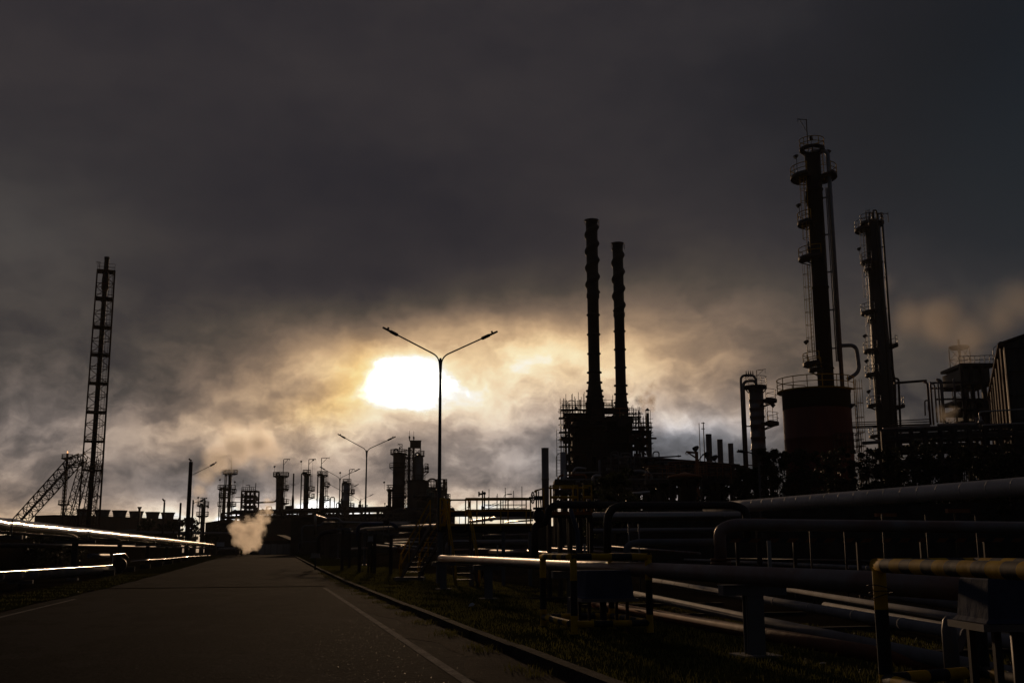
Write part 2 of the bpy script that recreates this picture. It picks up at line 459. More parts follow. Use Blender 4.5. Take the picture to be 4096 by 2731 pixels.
def fillet(pts, rad, seg=6):
    pts = [Vector(p) for p in pts]
    out = [pts[0]]
    for i in range(1, len(pts) - 1):
        a, b, c = pts[i - 1], pts[i], pts[i + 1]
        d1, d2 = (a - b), (c - b); l1, l2 = d1.length, d2.length
        if l1 < 1e-6 or l2 < 1e-6: continue
        d1.normalize(); d2.normalize()
        k = min(rad, l1 * 0.48, l2 * 0.48)
        for j in range(seg + 1):
            t = j / seg
            out.append((b + d1 * k) * (1 - t) ** 2 + b * 2 * t * (1 - t) + (b + d2 * k) * t ** 2)
    out.append(pts[-1])
    return out

def pipe(pts, r, m, label, name='pipe', cat='pipe', group=None, bend=None, n=14, seams=0.0, flanges=(), sag=0.0, parent=None):
    """one pipe run; seams = spacing of the cladding bands, flanges = fractions along the run that carry a flange pair"""
    ps = fillet(pts, bend or r * 3.0, 7)
    if sag:
        q = []
        for a, b in zip(ps, ps[1:]):
            L = (b - a).length; k = max(1, int(L / 6))
            for j in range(k): q.append(a.lerp(b, j / k))
        q.append(ps[-1])
        ps = [p + Vector((0, 0, random.uniform(-sag, sag))) if 0 < i < len(q) - 1 else p for i, p in enumerate(q)]
    mb = MB().path(ps, r, n)
    tot = sum((b - a).length for a, b in zip(ps, ps[1:]))
    def at(f):
        s = f * tot
        for a, b in zip(ps, ps[1:]):
            L = (b - a).length
            if s <= L or b is ps[-1]: return a.lerp(b, min(s / max(L, 1e-6), 1)), (b - a).normalized()
            s -= L
    if seams:
        s = seams * 0.4
        while s < tot - 0.05:
            c, d = at(s / tot); mb.path([c - d * 0.035, c + d * 0.035], r + 0.004, n)
            s += seams * random.uniform(0.85, 1.15)
    o = mb.build(name, m, parent)
    for f in flanges:
        c, d = at(f)
        MB().path([c - d * r * .55, c - d * r * .08], r * 1.55, n).path([c + d * r * .08, c + d * r * .55], r * 1.55, n).path([c - d * r * .1, c + d * r * .1], r * 1.2, n).build('flange', m, o)
    if parent is None: tag(o, label, cat, group)
    return o

# ------------------------------------------------------------------ kit for the process columns
def rail_arc(mb, c, r, z, a0, a1, h=1.1, t=0.05, full=False):
    n = max(5, int(abs(a1 - a0) / 14))
    P = lambda a, zz: Vector(c) + Vector((r * math.cos(R(a)), r * math.sin(R(a)), zz))
    an = [a0 + (a1 - a0) * i / n for i in range(n + 1)]
    mb.path([P(a, z + h) for a in an], t, 5); mb.path([P(a, z + h * .5) for a in an], t * .8, 5)
    st = max(2, int(abs(R(a1 - a0)) * r / 1.5))
    for i in range(st + 1):
        a = a0 + (a1 - a0) * i / st
        mb.tube(P(a, z), P(a, z + h), t * .9, n=5)
def platform(root, c, r_in, r_out, z, a0, a1, m='yellow_paint', mdeck='dark_steel', h=1.1, t=0.05, deep=0.5):
    d = MB().sector(c, r_in, r_out, z - 0.12, z, a0, a1)
    k = max(2, int(abs(a1 - a0) / 45))
    for i in range(k + 1):                               # tapering brackets under the deck
        a = R(a0 + (a1 - a0) * i / k); e = Vector((math.cos(a), math.sin(a), 0)); b = Vector(c)
        d.beam(b + e * r_in + Vector((0, 0, z - .12 - deep)), b + e * r_out + Vector((0, 0, z - .14)), .1, .12)
    d.sector(c, r_out - .03, r_out + .02, z - .22, z + .12, a0, a1)
    p = d.build('platform', mdeck, root)
    rm = MB(); rail_arc(rm, c, r_out - 0.03, z, a0, a1, h, t)
    rm.build('railing', m, p)
    return p
def ladder(root, base, top_z, ang, m='yellow_paint', w=0.5, cage=True, t=0.04, off=0.35, name='ladder'):
    b = Vector(base); a = R(ang); e = Vector((math.cos(a), math.sin(a), 0)); s = Vector((-e.y, e.x, 0))
    mb = MB(); zt = top_z
    for q in (-1, 1):
        mb.tube(b + s * q * w / 2, Vector((b.x, b.y, zt)) + s * q * w / 2, t, n=5)
    z = b.z + .3
    while z < zt:
        c = Vector((b.x, b.y, z)); mb.tube(c - s * w / 2, c + s * w / 2, t * .6, n=4); z += .45
    if cage:
        z = b.z + 2.2
        while z < zt:
            c = Vector((b.x, b.y, z))
            mb.path([c + (s * math.cos(R(q)) * .42 + e * math.sin(R(q)) * .75) for q in range(0, 181, 30)], t * .7, 4); z += 1.5
        for q in (30, 90, 150):
            d = s * math.cos(R(q)) * .42 + e * math.sin(R(q)) * .75
            mb.tube(Vector((b.x, b.y, b.z + 2.2)) + d, Vector((b.x, b.y, zt)) + d, t * .6, n=4)
    return mb.build(name, m, root)
def davit(root, p, h, reach, ang, m='dark_steel', t=0.07):
    p = Vector(p); a = R(ang); e = Vector((math.cos(a), math.sin(a), 0)); top = p + Vector((0, 0, h))
    mb = MB().tube(p, top, t, n=6).tube(top - e * .1, top + e * reach + Vector((0, 0, .1)), t * .8, n=6)
    mb.tube(top - Vector((0, 0, h * .35)), top + e * reach * .7, t * .6, n=5).tube(top + e * reach * .92, top + e * reach * .92 - Vector((0, 0, .35)), t * .5, n=5)
    return mb.build('davit', m, root)
def floodlight(root, p, h, ang=180, m='lamp_grey', s=0.28):
    p = Vector(p); a = R(ang); e = Vector((math.cos(a), math.sin(a), 0))
    f = MB().tube(p, p + Vector((0, 0, h)), .04, n=5)
    c = p + Vector((0, 0, h))
    f.path([c - e * s * .7 + Vector((0, 0, .12)), c, c + e * s * .9 - Vector((0, 0, .18))], s, 8, rs=[s * .5, s * .85, s])
    return f.build('floodlight', m, root)
def vessel_prof(r, h, dome=0.5, rings=(), skirt=0.0, ring_out=0.08, ring_h=0.18):
    pr = [(r, 0.0)]
    for z in sorted(rings):
        pr += [(r, z - ring_h / 2 - .01), (r + ring_out, z - ring_h / 2), (r + ring_out, z + ring_h / 2), (r, z + ring_h / 2 + .01)]
    pr.append((r, h - dome * r))
    for i in range(1, 6):
        a = math.pi / 2 * i / 6; pr.append((r * math.cos(a), h - dome * r + dome * r * math.sin(a)))
    pr.append((0.02, h))
    return pr

# ------------------------------------------------------------------ ground, road, verges
def ground_mat(name, base, dark, scale, rough, bump, spec=0.05, fine=60.0, glint=0.0):
    m = bpy.data.materials.new(name); m.use_nodes = True
    t = m.node_tree; t.nodes.clear(); B = NB(t)
    out = B.n('ShaderNodeOutputMaterial'); bs = B.n('ShaderNodeBsdfPrincipled'); t.links.new(bs.outputs[0], out.inputs[0])
    tc = B.n('ShaderNodeTexCoord').outputs['Object']
    big = B.noise(tc, scale, 7, 0.62); grain = B.noise(tc, fine, 3, 0.7)
    c = B.mix(B.maprange(big, .35, .65), (*base, 1), (*dark, 1))
    c = B.mix(B.m('MULTIPLY', B.maprange(grain, .42, .58), .8), c, (*(q * .28 for q in base), 1))
    B.put(bs.inputs['Base Color'], c)
    rg = rough
    sp_ = spec
    if glint:                                            # stray shiny chips, tyre-polished lanes, patched areas
        spk = B.maprange(B.noise(tc, 30.0, 2, .5), .70, .76)
        rg = B.m('SUBTRACT', rough, B.m('MULTIPLY', spk, glint))
        sp_ = B.m('ADD', spec, B.m('MULTIPLY', spk, .12))
        vr_ = B.n('ShaderNodeVectorRotate', rotation_type='Z_AXIS'); B.put(vr_.inputs['Vector'], tc); vr_.inputs['Angle'].default_value = HEAD
        lane = B.noise(B.v('MULTIPLY', vr_.outputs[0], (.9, .012, 1)), 1.0, 4, .6)
        patch = B.noise(B.v('MULTIPLY', vr_.outputs[0], (.35, .12, 1)), 1.0, 5, .7)
        c = B.mix(B.m('MULTIPLY', B.maprange(lane, .4, .6), .55), c, (*(q * .5 for q in base), 1))
        c = B.mix(B.m('MULTIPLY', B.maprange(patch, .48, .56), .45), c, (*(q * 1.5 for q in base), 1))
        crk = B.n('ShaderNodeTexVoronoi', feature='DISTANCE_TO_EDGE'); B.put(crk.inputs['Vector'], B.v('ADD', B.v('MULTIPLY', tc, (.25, .25, 1)), B.v('MULTIPLY', B.noise(tc, 1.2, 4, .6, col=True), (.5, .5, 0))))
        c = B.mix(B.maprange(crk.outputs['Distance'], .004, .012, .75, 0), c, (.008, .008, .008, 1))
        B.put(bs.inputs['Base Color'], c)
    B.put(bs.inputs['Roughness'], rg)
    B.put(bs.inputs['Specular IOR Level'], sp_)
    bp = B.n('ShaderNodeBump'); bp.inputs['Strength'].default_value = bump; bp.inputs['Distance'].default_value = 0.02
    B.put(bp.inputs['Height'], B.m('ADD', grain, B.m('MULTIPLY', big, 2.0))); t.links.new(bp.outputs[0], bs.inputs['Normal'])
    MATS[name] = m
ground_mat('soil', (0.060, 0.048, 0.034), (0.030, 0.028, 0.018), 0.25, 1.0, 0.8, 0.0, 14.0)
ground_mat('asphalt', (0.038, 0.034, 0.031), (0.028, 0.025, 0.023), 0.35, 0.95, 0.9, 0.006, 13.0, 0.5)
ground_mat('gutter_dirt', (0.085, 0.064, 0.045), (0.035, 0.028, 0.02), 0.9, 1.0, 0.9, 0.02, 30.0)
ground_mat('turf', (0.060, 0.060, 0.020), (0.028, 0.030, 0.012), 0.8, 1.0, 1.0, 0.0, 22.0)
ground_mat('road_paint', (0.30, 0.28, 0.25), (0.13, 0.12, 0.11), 1.6, 0.95, 0.4, 0.03, 40.0)
ground_mat('kerb_stone', (0.10, 0.085, 0.07), (0.045, 0.038, 0.03), 0.8, 1.0, 0.6, 0.05, 25.0)
ground_mat('tar', (0.012, 0.011, 0.011), (0.02, 0.018, 0.016), 2.0, 0.95, 0.4, 0.0, 40.0)

US = [-25, -8, 0, 8, 16, 24, 32, 40, 46] + list(range(52, 200, 8)) + [205, 260, 400, 700, 1200, 2200]
def strip(name, m, v0, v1, dz, us=None, kind='structure', wob=0.0, nv=1):
    us = us or US; mb = MB(); vs, fs = [], []
    f0 = v0 if callable(v0) else (lambda u: v0); f1 = v1 if callable(v1) else (lambda u: v1)
    for u in us:
        for k in range(nv + 1):
            w = random.uniform(-wob, wob) if wob else 0
            vs.append(UV(u, f0(u) + (f1(u) - f0(u)) * k / nv + w, gz(u) + dz))
    n = nv + 1
    for i in range(len(us) - 1):
        for k in range(nv):
            fs.append((i * n + k, i * n + k + 1, (i + 1) * n + k + 1, (i + 1) * n + k))
    mb.add(vs, fs)
    o = mb.build(name, m, base=(0, 0, 0))
    if kind: o['kind'] = kind
    return o
strip('ground', 'soil', -1800, 1800, 0.0, nv=6)
ROAD_END = 190
dense = lambda a, b, d: [a + d * i for i in range(int((b - a) / d) + 1)]
V_L, V_R, V_K = -5.75, 2.13, 3.25                         # left line, right line, kerb face
strip('road', 'asphalt', -6.3, 2.75, 0.010, dense(-20, ROAD_END, 6), wob=0.0)
strip('gutter_dirt', 'gutter_dirt', lambda u: 2.45 + .22 * math.sin(u * .9) + .12 * math.sin(u * 2.3), V_K, 0.014, dense(-8, ROAD_END, 1.2))
strip('road_marking_right', 'road_paint', V_R - .06, V_R + .07, 0.016, dense(-8, 44, 2))
strip('road_marking_left', 'road_paint', V_L - .06, V_L + .06, 0.016, dense(-8, 36, 2))
strip('verge_right', 'turf', V_K + .18, 7.0, 0.10, dense(-8, 206, 3), nv=4)
strip('verge_left', 'turf', -8.6, lambda u: -6.3 + .15 * math.sin(u * .7), 0.03, dense(-8, 206, 3))
strip('road_patch_seam', 'tar', -6.2, 2.6, 0.014, [45.6, 46.0, 46.25])
# kerb: real step, worn and gapped
kb = MB()
for i in range(64):
    u0 = -6 + i * 3.0
    if random.random() < .02: continue
    z = gz(u0); j = random.uniform(-.015, .015); h = .13 + random.uniform(-.012, .012)
    p0 = UV(u0 + .01, V_K + .09 + j, z + h / 2); p1 = UV(u0 + 2.995, V_K + .09 + j * .5, gz(u0 + 3) + h / 2)
    kb.beam(p0, p1, .17, h)
structure(kb.build('kerb', 'kerb_stone'))

def blades(name, m, spots, label):
    mb = MB(); vs, fs = [], []
    for p, h in spots:
        a = random.uniform(0, 6.283); w = h * .10; lean = Vector((random.uniform(-.5, .5), random.uniform(-.5, .5), 0)) * h
        e = Vector((math.cos(a), math.sin(a), 0)) * w; o = len(vs)
        vs += [p - e, p + e, p + lean * .4 + Vector((0, 0, h * .6)) + e * .6, p + lean + Vector((0, 0, h))]
        fs += [(o, o + 1, o + 2), (o, o + 2, o + 3)]
    mb.add(vs, fs)
    return tag(mb.build(name, m, base=(0, 0, 0)), label, 'grass', kind='stuff')
sp = []
while len(sp) < 60000:
    u = 8 + 75 * random.random() ** 1.9; v = random.uniform(V_K + .15, 10.0)
    if math.sin(u * 1.3 + v * 2.1) + math.sin(v * 3.7 - u * .6) + random.uniform(-1, 1) < -.9: continue
    sp.append((UV(u, v, gz(u) + (.10 if v < 7 else .0)), random.uniform(.02, .055) * (1 + u / 70)))
for _ in range(6000):                                     # tufts in the gutter and the left verge
    u = 8 + 60 * random.random(); v = random.gauss(3.0, .12) if math.sin(u * 2.1) > .3 else random.uniform(-8.4, -6.3)
    sp.append((UV(u, v, gz(u) + .02), random.uniform(.03, .09)))
blades('grass', 'grass_blade', sp, 'short rough grass beside the kerb under the pipes')

# ------------------------------------------------------------------ far plant: builders
def lattice(mb, p0, p1, w0, w1, bays, t=0.08, rot=0.0, tb=None, horiz=True):
    """square lattice mast between two points: four chords, horizontals and crossed braces"""
    p0, p1 = Vector(p0), Vector(p1); d = (p1 - p0).normalized()
    X = d.cross(Vector((0, 1, 0.001))).normalized(); Yv = d.cross(X)
    c, s_ = math.cos(rot), math.sin(rot); X, Yv = X * c + Yv * s_, Yv * c - X * s_
    tb = tb or t * .6
    def cor(f):
        w = (w0 + (w1 - w0) * f) / 2; q = p0.lerp(p1, f)
        return [q + X * a * w + Yv * b * w for a, b in ((-1, -1), (1, -1), (1, 1), (-1, 1))]
    prev = cor(0)
    for k in range(4): mb.tube(prev[k], cor(1)[k], t, n=5)
    for i in range(1, bays + 1):
        cur = cor(i / bays)
        for k in range(4):
            k2 = (k + 1) % 4
            if horiz: mb.tube(cur[k], cur[k2], tb, n=4)
            if i % 2: mb.tube(prev[k], cur[k2], tb, n=4)
            else: mb.tube(prev[k2], cur[k], tb, n=4)
        prev = cur
    return cor

def column(name, label, cat, px, py, Y, wpx, m, plats=(), lad=None, risers=(), dav=None, lights=(), rings=(), dome=.5, skirt=None, group=None,
           rail_m='dark_steel', tk=0.00028, seg=22):
    P = G(px, py, Y); k = M1(Y); r = wpx / 2 * k
    b = Vector((P.x, P.y, gnd(P))); h = P.z - b.z
    zz = lambda y: G(px, y, Y).z - b.z
    root = thing(name, label, cat, b, group)
    pr = vessel_prof(r, h, dome, [zz(y) for y in rings], ring_out=r * .09, ring_h=max(.15, 3 * k))
    if skirt:                                            # wider lower shell: (row where the cone starts, row where it ends, width px)
        za, zb, rb = zz(skirt[0]), zz(skirt[1]), skirt[2] / 2 * k
        pr = [(rb, 0), (rb, zb)] + [q for q in pr if q[1] > za]
        pr.insert(2, (r, za))
    MB().lathe(b, pr, seg).build('shell', m, root)
    t = Y * tk
    for y, a0, a1, out in plats:
        platform(root, b, r * .98, r + out, zz(y), a0, a1, rail_m, 'dark_steel', 1.15, t, .6)
    if lad:
        for a, y0, y1 in lad:
            ladder(root, b + Vector((math.cos(R(a)) * (r + .35), math.sin(R(a)) * (r + .35), zz(y0))), b.z + zz(y1), a, rail_m, .6, True, t * .8)
    for a, rp, y0, y1, off in risers:                    # overhead line: leaves the head, turns down the side
        e = Vector((math.cos(R(a)), math.sin(R(a)), 0))
        zt, zb = zz(y0), zz(y1)
        pts = [b + Vector((0, 0, h - .1)), b + Vector((0, 0, max(zt, h + .2))), b + e * (r + off) + Vector((0, 0, max(zt, h + .2))), b + e * (r + off) + Vector((0, 0, zb))]
        if zt < h - 1: pts = [b + e * r * .9 + Vector((0, 0, zt)), b + e * (r + off) + Vector((0, 0, zt)), b + e * (r + off) + Vector((0, 0, zb))]
        rp_ = MB().path(fillet(pts, rp * 4, 6), rp, 10)
        z = zb + 2
        while z < min(zt, h) - 1:                        # guides back to the shell
            rp_.beam(b + e * r * .9 + Vector((0, 0, z)), b + e * (r + off + rp) + Vector((0, 0, z)), rp * 1.2, .12); z += 4.5
        rp_.build('riser_pipe', m if m != 'tank_black' else 'galvanised', root)
    if dav:
        a, hh, reach = dav
        davit(root, b + Vector((math.cos(R(a)) * r * .7, math.sin(R(a)) * r * .7, h - .1)), hh, reach, 180, 'dark_steel', t * 1.3)
    for a, y, hh in lights:
        floodlight(root, b + Vector((math.cos(R(a)) * (r + 1.0), math.sin(R(a)) * (r + 1.0), zz(y))), hh, a, s=max(.26, Y * .0009))
    return root, b, r, zz

def pole_lamp(px, py, base_py, Y, label, arm=None, arm_y=None, r=None, group='poles beside the left pipeline', flood=False, name='utility_pole', cat='pole', brace=False):
    P = G(px, py, Y); b = Vector((P.x, P.y, gnd(P))); k = M1(Y)
    root = thing(name, label, cat, b, group)
    r = r or 3.5 * k
    MB().tube(b, P, r * 1.25, r, 10).build('shaft', 'pole_dark', root)
    if flood: 
        f = MB().tube(P, P + Vector((-3 * k, 0, 8 * k)), 2 * k, n=6)
        f.path([P + Vector((-9 * k, 0, 13 * k)), P + Vector((-3 * k, 0, 6 * k)), P + Vector((3 * k, 0, 5 * k))], 4 * k, 8, rs=[2.5 * k, 4 * k, 3 * k]); f.build('floodlight', 'lamp_grey', root)
    if arm:
        Q = G(*arm, Y); A = G(px, arm_y, Y); d = (Q - A).normalized()
        mid = A + Vector((d.x * 6 * k, 0, 8 * k))
        MB().path(fillet([A, A + Vector((4 * k, 0, 9 * k)), Q - d * 28 * k], 4 * k), max(1.2 * k, .03), 6).build('arm', 'lamp_grey', root)
        h = MB().path([Q - d * 30 * k, Q - d * 28 * k, Q - d * 12 * k, Q - d * 10 * k, Q], 3 * k, 8, rs=[3.0 * k, 3.8 * k, 3.8 * k, 2 * k, 1.6 * k])
        h.ball(Q - d * 6 * k + Vector((0, 0, 3 * k)), 2.2 * k, 6)
        h.build('lamp_head', 'lamp_grey', root)
    if brace: MB().tube(b + Vector((-2.2, 0, 0)), b + Vector((0, 0, (P.z - b.z) * .75)), r * .6, n=6).build('stay', 'pole_dark', root)
    return root

# ------------------------------------------------------------------ flare derrick at the left
Yd = 190
Tp = G(424, 1087, Yd); db = Vector((Tp.x, Tp.y, gnd(Tp)))
dr = thing('flare_derrick', 'tall square lattice derrick carrying a dark flare pipe, with two slanting lattice legs', 'flare tower', db)
mb = MB(); lattice(mb, db, Tp, 3.5, 2.95, 20, .13, R(22), .075); mb.build('lattice_frame', 'red_steel', dr)
for i, py in enumerate([1087, 1196, 1310, 1420, 1534, 1650, 1765, 1880]):
    z = G(424, py, Yd).z; w = 2.95 + .5 * (Tp.z - z) / (Tp.z - db.z)
    pm = MB().box((db.x, db.y, z), (w * 1.02, w * 1.02, .16), R(22)); 
    p_ = pm.build('platform', 'dark_steel', dr)
    rm = MB(); q = w / 2
    cs = [Vector((a * q * math.cos(R(22)) - b_ * q * math.sin(R(22)), a * q * math.sin(R(22)) + b_ * q * math.cos(R(22)), 0)) for a, b_ in ((-1, -1), (1, -1), (1, 1), (-1, 1))]
    for k in range(4):
        for hh in (.6, 1.15):
            rm.tube(Vector((db.x, db.y, z + hh)) + cs[k], Vector((db.x, db.y, z + hh)) + cs[(k + 1) % 4], .035, n=4)
    rm.build('railing', 'red_steel', p_)
fp = MB().lathe(db, [(.42, 0), (.42, (Tp.z - db.z) * .93), (.62, (Tp.z - db.z) * .935), (.62, (Tp.z - db.z) * .97), (.45, Tp.z - db.z + .3), (.40, Tp.z - db.z + 2.2), (.46, Tp.z - db.z + 2.3), (.46, Tp.z - db.z + 2.75)], 12)
fp.build('flare_pipe', 'stack_black', dr)
ladder(dr, db + Vector((1.15, -.4, 2)), Tp.z, -60, 'dark_steel', .55, False, .04)
davit(dr, Tp + Vector((-1.2, 0, 0)), 1.8, .7, 180, 'dark_steel', .05)
mb = MB(); kA = G(330, 1828, Yd); kB = G(292, 1850, Yd - 4); kC = G(-60, 2238, Yd - 14)
lattice(mb, kA, kB, 1.3, 1.7, 3, .11, 0, .07); lattice(mb, kB, kC, 1.7, 1.5, 17, .11, .3, .07); mb.build('support_leg', 'dark_steel', dr)
mb = MB(); lattice(mb, G(345, 1835, Yd + 1), G(250, 2180, Yd - 6), 1.3, 1.5, 13, .09, .2, .05); mb.build('support_leg', 'red_steel', dr)
mb = MB(); lattice(mb, G(392, 1830, Yd + 1), G(335, 2180, Yd + 6), 1.2, 1.5, 12, .09, .2, .05); mb.build('support_leg', 'red_steel', dr)

# slim guyed flare stack behind it, with a small flame at the tip
Yf = 300; Ft = G(270, 1812, Yf); fb = Vector((Ft.x, Ft.y, gnd(Ft))); k = M1(Yf)
fl = thing('flare_stack', 'slim flare stack with a small flame, behind the slanting lattice leg', 'flare stack', fb)
mb = MB(); lattice(mb, fb, Ft - Vector((0, 0, 3)), 1.2, .9, 24, .09, .4, .05); mb.build('lattice_frame', 'dark_steel', fl)
MB().tube(fb, Ft, .34, .30, 10).build('flare_pipe', 'stack_black', fl)
for y in (1832, 2016): platform(fl, fb, .4, 1.5, G(270, y, Yf).z - fb.z, 0, 359, 'dark_steel', 'dark_steel', 1.0, .07, .4)
fm = bpy.data.materials.new('flame'); fm.use_nodes = True; t_ = fm.node_tree; t_.nodes.clear()
e_ = t_.nodes.new('ShaderNodeEmission'); e_.inputs[0].default_value = (1, .45, .18, 1); e_.inputs[1].default_value = 1.6
o_ = t_.nodes.new('ShaderNodeOutputMaterial'); t_.links.new(e_.outputs[0], o_.inputs[0]); MATS['flame'] = fm
MB().lathe(Ft, [(.15, 0), (.2, .2), (.15, .4), (.02, .7)], 8).build('flame', 'flame', fl)
for a in (200, 330):
    e = Vector((math.cos(R(a)), math.sin(R(a)), 0))
    MB().tube(Ft - Vector((0, 0, 8)), fb + e * 14, .03, n=4).build('guy_wire', 'dark_steel', fl)

# ------------------------------------------------------------------ cooling tower with six fan stacks
c0 = G(262, 2066, 322); c1 = G(712, 2073, 368)
d_ = (c1 - c0); d_.z = 0; L_ = d_.length; d_.normalize(); n_ = Vector((-d_.y, d_.x, 0)); rz_ = math.atan2(d_.y, d_.x)
mid = (c0 + c1) / 2 + n_ * 6; g_ = gnd(mid); zr = (c0.z + c1.z) / 2
ct = thing('cooling_tower', 'long timber clad cooling tower with six grey fan stacks on its roof', 'cooling tower', (mid.x, mid.y, g_))
MB().box((mid.x, mid.y, (g_ + zr) / 2), (L_, 12, zr - g_), rz_).build('wall', 'timber_clad', ct)
rmb = MB().box((mid.x, mid.y, zr + .1), (L_ + .4, 12.4, .25), rz_)
for s_ in (-1, 1):
    for hh in (.6, 1.1): rmb.tube(Vector((mid.x, mid.y, zr + hh)) - d_ * L_ / 2 + n_ * 6 * s_, Vector((mid.x, mid.y, zr + hh)) + d_ * L_ / 2 + n_ * 6 * s_, .05, n=4)
rmb.build('roof', 'dark_steel', ct)
for x0, x1, yt in ((306, 358, 2037), (379, 441, 2041), (449, 509, 2043), (516, 575, 2046), (582, 640, 2049), (644, 700, 2051)):
    xc = (x0 + x1) / 2; f = (xc - 262) / (712 - 262); Yc = 322 + (368 - 322) * f + 5
    q = G(xc, yt, Yc); r_ = (x1 - x0) / 2 * M1(Yc); hh = q.z - zr
    MB().lathe((q.x, q.y, zr + .2), [(r_ * .80, 0), (r_ * .82, hh * .3), (r_ * .9, hh * .7), (r_, hh - .15), (r_ * 1.03, hh - .1), (r_ * 1.03, hh), (r_ * .94, hh), (r_ * .8, hh * .5)], 28, cap=False).build('fan_stack', 'fan_stack', ct)
q = G(558, 2037, 345); qb = Vector((q.x, q.y, gnd(q)))
ch = thing('vent_pipe', 'small capped vent pipe in front of the fourth fan stack', 'vent', qb)
MB().tube(qb, q, .35, n=8).build('shaft', 'dark_steel', ch); MB().lathe(q, [(.35, 0), (.75, .8), (.7, .85), (.3, .1)], 10).build('cap', 'dark_steel', ch)

# ------------------------------------------------------------------ poles and lamps beside the left pipe
pole_lamp(764, 1846, 0, 140, 'thick dark pole with a floodlight on top and one slanting lamp arm', (867, 1848), 1908, r=.24, flood=True, name='lamp_pole', cat='lamp pole')
pole_lamp(658, 2007, 0, 175, 'plain thin pole in front of the last fan stack, small lamp at its tip', r=.14, flood=True)
pole_lamp(723, 2010, 0, 180, 'plain thin pole with a slanting stay, just left of the thick lamp pole', r=.16, brace=True)
pole_lamp(773, 1999, 0, 178, 'thin pole with a low lamp arm close behind the thick lamp pole', (829, 1990), 2018, r=.13, name='lamp_pole', cat='lamp pole')
pole_lamp(820, 1999, 0, 182, 'plain thin pole right of the low lamp arm', r=.15)

# ------------------------------------------------------------------ far columns
FG = 'distillation columns on the horizon'
column('process_column', 'small single column with two round platforms, far left on the horizon', 'column', 812, 2019, 330, 13, 'column_steel', [(2021, 0, 359, 1.3), (2062, 0, 359, 1.3)], None, [(180, .15, 2025, 2090, .4)], (0, 2.2, 1.2), [(180, 2021, 2.4), (0, 2062, 2.6)], group=FG)
column('process_column', 'shorter of the two slender twin columns joined by platforms', 'column', 897, 1953, 350, 11, 'column_steel', [(1955, 100, 440, 1.6), (1987, 0, 359, 1.2), (2022, 200, 380, 1.4)], [(180, 2090, 1955)], [(180, .16, 1965, 2090, .9)], (90, 6, -1.5), [(180, 1955, 3)], [1990, 2040], group=FG)
column('process_column', 'taller of the two slender twin columns, wide round platform on its head', 'column', 921, 1897, 350, 13, 'column_steel', [(1894, 0, 359, 1.8), (1955, 150, 400, 1.5), (1969, -80, 60, 1.6), (2022, -90, 90, 1.8)], [(0, 2090, 1955)], [(180, .17, 1905, 2090, .7)], (60, 6.2, 2.6), [(0, 1969, 3.4)], [1960, 2010], group=FG)
column('process_column', 'stout column with a looped overhead pipe running left to the unit', 'column', 1124, 1902, 335, 27, 'brown_vessel', [(1904, 0, 359, 1.4), (1955, -70, 60, 1.5), (2012, -70, 60, 1.8)], [(-10, 2012, 1904)], [], (40, 5.2, -2), [(180, 1904, 3), (0, 2012, 4)], [1930, 1960], skirt=(1985, 2003, 33), group=FG)
pq = G(1124, 1902, 335); kk = M1(335)
pipe([pq + Vector((-.6, 0, 0)), pq + Vector((-.6, 0, 13 * kk)), pq + Vector((-17 * kk, 0, 13 * kk)), Vector(G(1107, 2006, 335)), Vector(G(1041, 2009, 335)), G(980, 2012, 335)], .27, 'brown_vessel', 'overhead pipe looping down the side of the stout column', bend=1.2, n=10)
P = G(1175, 1893, 345); b = Vector((P.x, P.y, gnd(P))); hz = P.z - b.z; r0 = 3 * M1(345); r1 = 5.5 * M1(345); zc = G(1175, 1987, 345).z - b.z
st = thing('slim_stack', 'slim chimney with a thicker foot, between the stout column and the green column', 'chimney', b)
MB().lathe(b, [(r1, 0), (r1, zc - 1), (r0, zc + .8), (r0, hz), (r0 * .8, hz)], 14).build('shaft', 'stack_black', st)
mb = MB().sector(b, r0, r0 + .5, hz - 3.6, hz - 3.5, 0, 359); mb.beam(b + Vector((-1.6, 0, hz - 3.2)), b + Vector((1.6, 0, hz - 3.2)), .09); mb.build('collar', 'dark_steel', st)
column('process_column', 'green column with davit and small right-hand platforms', 'column', 1227, 1893, 345, 21, 'column_green', [(1895, 0, 359, .5), (1961, -60, 60, 1.9), (1989, -60, 60, 1.9)], [(0, 1989, 1895)], [(180, .2, 1890, 2080, .8)], (30, 4.6, -2.2), [(180, 1895, 4), (0, 1895, 4.5)], [1961, 1989, 2010], dome=.2, group=FG)
column('process_column', 'dark column with a wide crown platform between the green and the grey column', 'column', 1290, 1898, 345, 19, 'brown_vessel', [(1900, 0, 359, 1.0), (1944, -60, 50, 1.6), (1999, -60, 50, 1.6)], [(0, 2010, 1900)], [(180, .2, 1905, 2050, .7)], (160, 5.4, -2.6), [(0, 1999, 4)], [1945, 1975], skirt=(1985, 2000, 23), group=FG)
column('process_column', 'pale grey column behind the overlapping street lamps', 'column', 1387, 1931, 330, 27, 'column_grey', [(1932, 0, 359, .3), (1972, -60, 60, 1.5), (2028, -60, 60, 1.5)], [(0, 2030, 1932)], [(180, .22, 1928, 2080, .3)], (20, 4.2, -1.6), [(180, 1932, 3.2)], [1960, 2000], dome=.4, group=FG)

